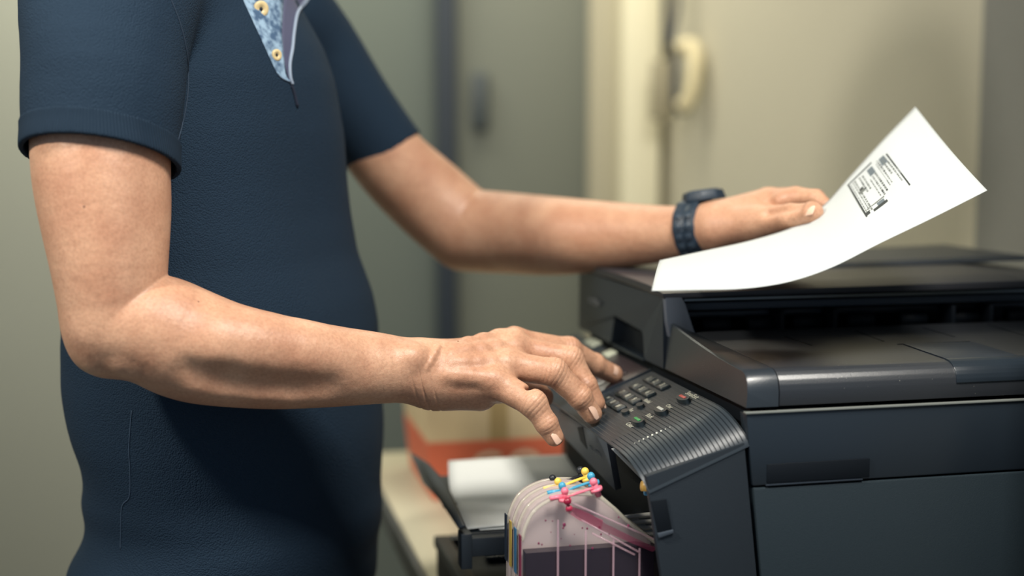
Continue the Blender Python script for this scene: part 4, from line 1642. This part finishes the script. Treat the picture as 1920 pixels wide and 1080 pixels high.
sheet_up = 1
_n = np.cross(sheet_pt(.6, .5) - sheet_pt(.5, .5), sheet_pt(.5, .6) - sheet_pt(.5, .5))
sheet_up = 1 if _n[2] > 0 else -1
rnd = random.Random(4)
mark(.02, .04, .02, .98)
mark(.0, .62, .0, .025)
mark(.93, .96, .10, 1.0)
for r_ in range(3):
    a = .06 + r_ * .05
    b = .06
    while b < .9:
        w_ = rnd.uniform(.015, .05)
        mark(a, a + .022, b, b + w_, 'mid'); b += w_ + rnd.uniform(.012, .03)
for a, lo_, hi_ in ((.26, .08, .5), (.33, .10, .45), (.42, .30, .78), (.49, .28, .80), (.56, .26, .74), (.66, .12, .72), (.71, .08, .70), (.80, .10, .52), (.87, .12, .80)):
    b = lo_
    while b < hi_:
        w_ = rnd.uniform(.012, .045)
        mark(a, a + .026, b, b + w_, rnd.choice(['dark', 'mid', 'mid'])); b += w_ + rnd.uniform(.010, .025)
mark(.46, .60, .08, .25, 'grey')
mark(.76, .88, .08, .26, 'grey')
mark(.16, .24, .30, .36); mark(.12, .26, .36, .42, 'mid')
mark(.18, .48, .93, .985, 'dark'); mark(.30, .44, .86, .93, 'grey'); mark(.04, .12, .88, .96)
for i in range(12):
    a = .06 + i * .035
    mark(a, a + .02, .82, .85, 'mid')
for key, c in (('dark', (52, 56, 56)), ('mid', (104, 108, 104))):
    pydata('printed_block', PV[key], PF[key], mat('print_' + key, c, .8), sheet, recalc=False)

# ================================================================ WRISTWATCH
wc = P(1309, 430, 1.32)
wa = P(1340, 425, 1.31) - P(1240, 438, 1.345); wa /= np.linalg.norm(wa)
e2 = Z - wa * (Z @ wa); e2 /= np.linalg.norm(e2)
e1 = np.cross(e2, wa)          # roughly away from or towards the viewer
if e1 @ (CAM - wc) < 0: e1 = -e1
rw = R(49, 1.325)
wt = empty('wristwatch', wc, 'black wristwatch with a linked strap on the far wrist', 'watch')
M_w = mat('black_resin', (34, 48, 62), .45, spec=.45)
M_w2 = mat('watch_link', (48, 62, 76), .4)
vs, fs = [], []
nA, prf = 48, [(-.0125, .0012), (-.0125, .0042), (-.010, .0052), (-.004, .0052), (0, .0044), (.004, .0052), (.010, .0052), (.0125, .0042), (.0125, .0012)]
for i in range(nA):
    a = i / nA * 2 * math.pi
    for (s_, h_) in prf:
        bump = .0006 * (1 if (i % 4) < 2 else 0) if h_ > .002 else 0
        vs.append(wc + wa * s_ * 1.0 + (e1 * math.cos(a) + e2 * math.sin(a)) * (rw + h_ + bump))
m_ = len(prf)
for i in range(nA):
    for j in range(m_ - 1):
        fs.append((i * m_ + j, i * m_ + j + 1, ((i + 1) % nA) * m_ + j + 1, ((i + 1) % nA) * m_ + j))
    fs.append((i * m_ + m_ - 1, i * m_, ((i + 1) % nA) * m_, ((i + 1) % nA) * m_ + m_ - 1))
pydata('strap', vs, fs, M_w, wt, smooth=False)
for i in range(5):
    a = math.radians(28 - i * 19)
    for s_ in (-.0052, .0052):
        c = wc + wa * s_ + (e1 * math.cos(a) + e2 * math.sin(a)) * (rw + .0056)
        t_ = -e1 * math.sin(a) + e2 * math.cos(a)
        nn = e1 * math.cos(a) + e2 * math.sin(a)
        q = [c + wa * x * .0036 + t_ * y * .0028 for x, y in ((-1, -1), (1, -1), (1, 1), (-1, 1))]
        prism('strap_link', q, [p + nn * .0012 for p in q], M_w2, wt, .0005)
cc = wc + e2 * (rw + .0015) - e1 * .004 + wa * .008
q = []
for i in range(8):
    a = (i + .5) / 8 * 2 * math.pi
    q.append(cc + wa * math.cos(a) * .0225 + e1 * math.sin(a) * .023)
cs = prism('watch_case', q, [cc + (p - cc) * .88 + e2 * .0095 for p in q], M_w, wt, .0012)
prism('bezel', [cc + (p - cc) * .72 + e2 * .0094 for p in q], [cc + (p - cc) * .66 + e2 * .0108 for p in q], M_w2, wt, .0004)

# ================================================================ PAPER IN THE OUTPUT TRAY
stack_lbl = ('topmost white sheet lying curled in the printer output tray', 'lower white sheet peeking out under the top one in the output tray')
M_p2 = mat('tray_paper', (236, 238, 234), .7)
for k, lb in enumerate(stack_lbl):
    vs, fs = [], []
    n1_, n2_ = 24, 30
    for i in range(n1_ + 1):
        for j in range(n2_ + 1):
            a = -.176 + (.0105 if k else 0) + i / n1_ * .26
            b = .2005 + (-.002 if k else 0) + j / n2_ * .205
            t_ = j / n2_
            z_ = TZ + .0012 * (2 - k) + .016 * max(0, t_ - .55) ** 2 * 4 * (1 - .5 * i / n1_) + .003 * math.sin(i / n1_ * 3.1) * (1 - k)
            vs.append(L(a + .02 * t_ * t_, b, z_))
    for i in range(n1_):
        for j in range(n2_):
            q = i * (n2_ + 1) + j
            fs.append((q, q + 1, q + n2_ + 2, q + n2_ + 1))
    o = pydata('printout', vs, fs, M_p2, None, smooth=True)
    md = o.modifiers.new('s', 'SOLIDIFY'); md.thickness = .00025; md.offset = 0
    tag(o, lb, 'paper', 'sheets in the output tray')

# ================================================================ EXTERNAL INK TANK
def clear(name, c, alpha, rough=.12):
    m = mat(name, c, rough, spec=.6, alpha=alpha)
    return m


ik = empty('ink_tank', L(-.11, .06, DESK), 'clear four-chamber ink tank with coloured plugs standing before the printer', 'ink tank')
M_cl = clear('clear_shell', (222, 190, 202), .025, .08)
M_cl2 = clear('milky_shell', (198, 182, 180), .74)
M_rim = clear('milky_rim', (216, 210, 192), .4)
TH = .0165


_tp = [loc(hit(x, y, vv, L(0, .028, 0))) for x, y in ((984, 1020), (987, 1002), (993, 985), (1003, 967), (1018, 953), (1036, 943), (1056, 936), (1080, 932), (1108, 932), (1129, 938), (1145, 949), (1160, 961), (1180, 981), (1202, 998), (1234, 1022))]
TXL, TXR = _tp[0][0] - .001, _tp[-1][0]


def tprof(ins=0.0, ztop=None):
    pts = [(TXL, DESK + .003)] + [(p[0], p[2]) for p in _tp] + [(TXR, DESK + .003)]
    out = []
    for p in pts:
        x = np.clip(p[0], TXL + ins, TXR - ins)
        z = p[1] - ins * 1.2 if p[1] > DESK + .01 else p[1] + ins
        if ztop is not None: z = min(z, ztop)
        out.append((x, z))
    return out


LVL = loc(hit(1060, 1034, vv, L(0, .028, 0)))[2]
print('tank', TXL, TXR, LVL)
cols = [('magenta', (240, 124, 146), (22, 18, 30), (120, 44, 70)), ('blue', (70, 160, 196), (40, 90, 130), (50, 100, 136)), ('yellow', (246, 208, 92), (190, 160, 60), (170, 146, 70)), ('black', (34, 38, 44), (20, 22, 28), (24, 26, 34))]
V0 = .028
for i, (cn_, plug, inkc, lab) in enumerate(cols):
    b0_, b1_ = V0 + i * TH, V0 + (i + 1) * TH - .0012
    pf_ = tprof()
    sh_ = prism('chamber', [L(a, b0_, z) for a, z in pf_], [L(a, b1_, z) for a, z in pf_], M_cl if i == 0 else M_cl2, ik, .0012)
    # moulded rim around the outline
    rim = [L(a, (b0_ + b1_) / 2, z) for a, z in pf_]
    tube('chamber_rim', crom(rim[1:-1], 4), .0016, M_rim, sh_, 6)
    lvl = LVL if i == 0 else LVL - .008 * i
    pin = tprof(.0025, lvl)
    mi = mat(cn_ + '_ink', inkc, .2, spec=.5)
    prism('ink', [L(a, b0_ + .0022, z) for a, z in pin], [L(a, b1_ - .002, z) for a, z in pin], mi, sh_)
    # label strip on the left edge
    LB('label_strip', (TXL - .0012, b0_ + .005, LVL - .022), (TXL - .0004, b1_ - .004, LVL + .013 + .001 * i), mat(cn_ + '_label', lab if i != 3 else (30, 40, 54), .4), ik, 0)
    # two plugs joined by a strap
    mp_ = mat(cn_ + '_plug', plug, .4)
    bm_ = (b0_ + b1_) / 2
    ends = []
    for (px, py) in [((1059, 921), (1113, 904)), ((1054, 911), (1108, 893)), ((1046, 903), (1097, 884)), ((1036, 897), (1088, 882))][i]:
        c = hit(px, py, vv, L(0, bm_, 0))
        ends.append(c)
    pl = ball('plug', ends[0], .0030, mp_, ik, (1, 1, 1.05))
    tube('plug_stem', [ends[0], ends[0] - Z * .0065], .0022, mp_, pl, 10)
    tube('plug_collar', [ends[0] - Z * .0055, ends[0] - Z * .0080], .0052, mp_, pl, 16)
    pl2 = ball('plug', ends[1], .0032, mp_, ik, (1, 1, 1.05))
    dn = (uu * .35 - Z * .94)
    tube('plug_stem', [ends[1], ends[1] + dn * .012], .0026, mp_, pl2, 10)
    tube('plug_collar', [ends[1] + dn * .0050, ends[1] + dn * .0075], .0050, mp_, pl2, 16)
    A_, B_ = ends[0] - Z * .0040, ends[1] + dn * .0036
    md_ = (A_ + B_) / 2 - Z * .0008
    st_ = (B_ - A_) / np.linalg.norm(B_ - A_)
    sdv = np.cross(st_, Z); sdv /= np.linalg.norm(sdv)
    q = [A_ - sdv * .0018, A_ + sdv * .0018, B_ + sdv * .0018, B_ - sdv * .0018]
    prism('plug_strap', q, [p - Z * .0014 for p in q], mp_, ik, .0004)
    tube('plug_tab', [A_ - uu * .0015, A_ - uu * .0120 - Z * .0012], .0020, mp_, pl, 8)
# front face details of the nearest chamber
FV = V0 - .0006
M_rib = clear('moulded_rib', (206, 170, 182), .38)
for px in (1046, 1098, 1150, 1199):
    c = loc(hit(px, 1040, vv, L(0, FV, 0)))
    zt_ = {1046: -.085, 1098: -.095, 1150: -.102, 1199: -.112}[px]
    LB('moulded_rib', (c[0] - .0008, FV - .0008, DESK + .01), (c[0] + .0008, FV + .0004, zt_), M_rib, ik, .0003)
M_stain = mat('magenta_stain', (140, 60, 86), .35, alpha=.36)
M_stain2 = mat('pink_stain', (196, 90, 122), .4, alpha=.4)


def fpix(px, py, off=0.0):
    return hit(px, py, vv, L(0, FV - off, 0))


# slanting channel carrying ink down to the right
for pts, m in ((((1062, 944), (1075, 951), (1130, 975), (1128, 994), (1084, 974), (1060, 958)), M_stain2),
               (((1066, 948), (1100, 958), (1136, 982), (1185, 1006), (1232, 1028), (1222, 1034), (1170, 1012), (1124, 992), (1078, 966)), M_stain)):
    q = [fpix(*p, .0002) for p in pts]
    prism('ink_channel', q, [p - vv * .0008 for p in q], m, ik)
for a, b in (((1070, 942), (1238, 1016)), ((1090, 975), (1200, 1036)), ((1110, 1000), (1190, 1040))):
    tube('channel_edge', [fpix(*a, .0006), fpix(*b, .0006)], .0009, M_rib, ik, 6)
tube('outlet_port', [fpix(1064, 940, -.002), fpix(1064, 940, .0016)], .0030, mat('port_red', (150, 30, 60), .3), ik, 14)
tube('outlet_port', [fpix(1067, 953, -.002), fpix(1067, 953, .0016)], .0026, mat('port_pink', (190, 50, 84), .3), ik, 14)
rnd = random.Random(7)
M_drop = mat('ink_droplet', (120, 44, 76), .15, spec=.8)
drops = [(1023, 976, 1.6), (1036, 977, 1.2), (1058, 984, 3.2), (1056, 990, 1.8), (1010, 1019, 2.0), (1016, 1021, 1.6), (1069, 1023, 1.6), (1101, 991, 1.8), (1124, 989, 2.6), (1127, 1002, 1.8), (1142, 1002, 1.5), (1178, 986, 2.6), (1052, 1010, 1.0), (1111, 1028, 2.0), (1033, 998, 1.0), (1092, 990, 1.5), (1077, 1002, .9), (1160, 970, 1.4)]
for x, y, r in drops:
    ball('ink_droplet', fpix(x, y, .0001), R(r, 1.03), M_drop, ik, (1, .4, 1.3))
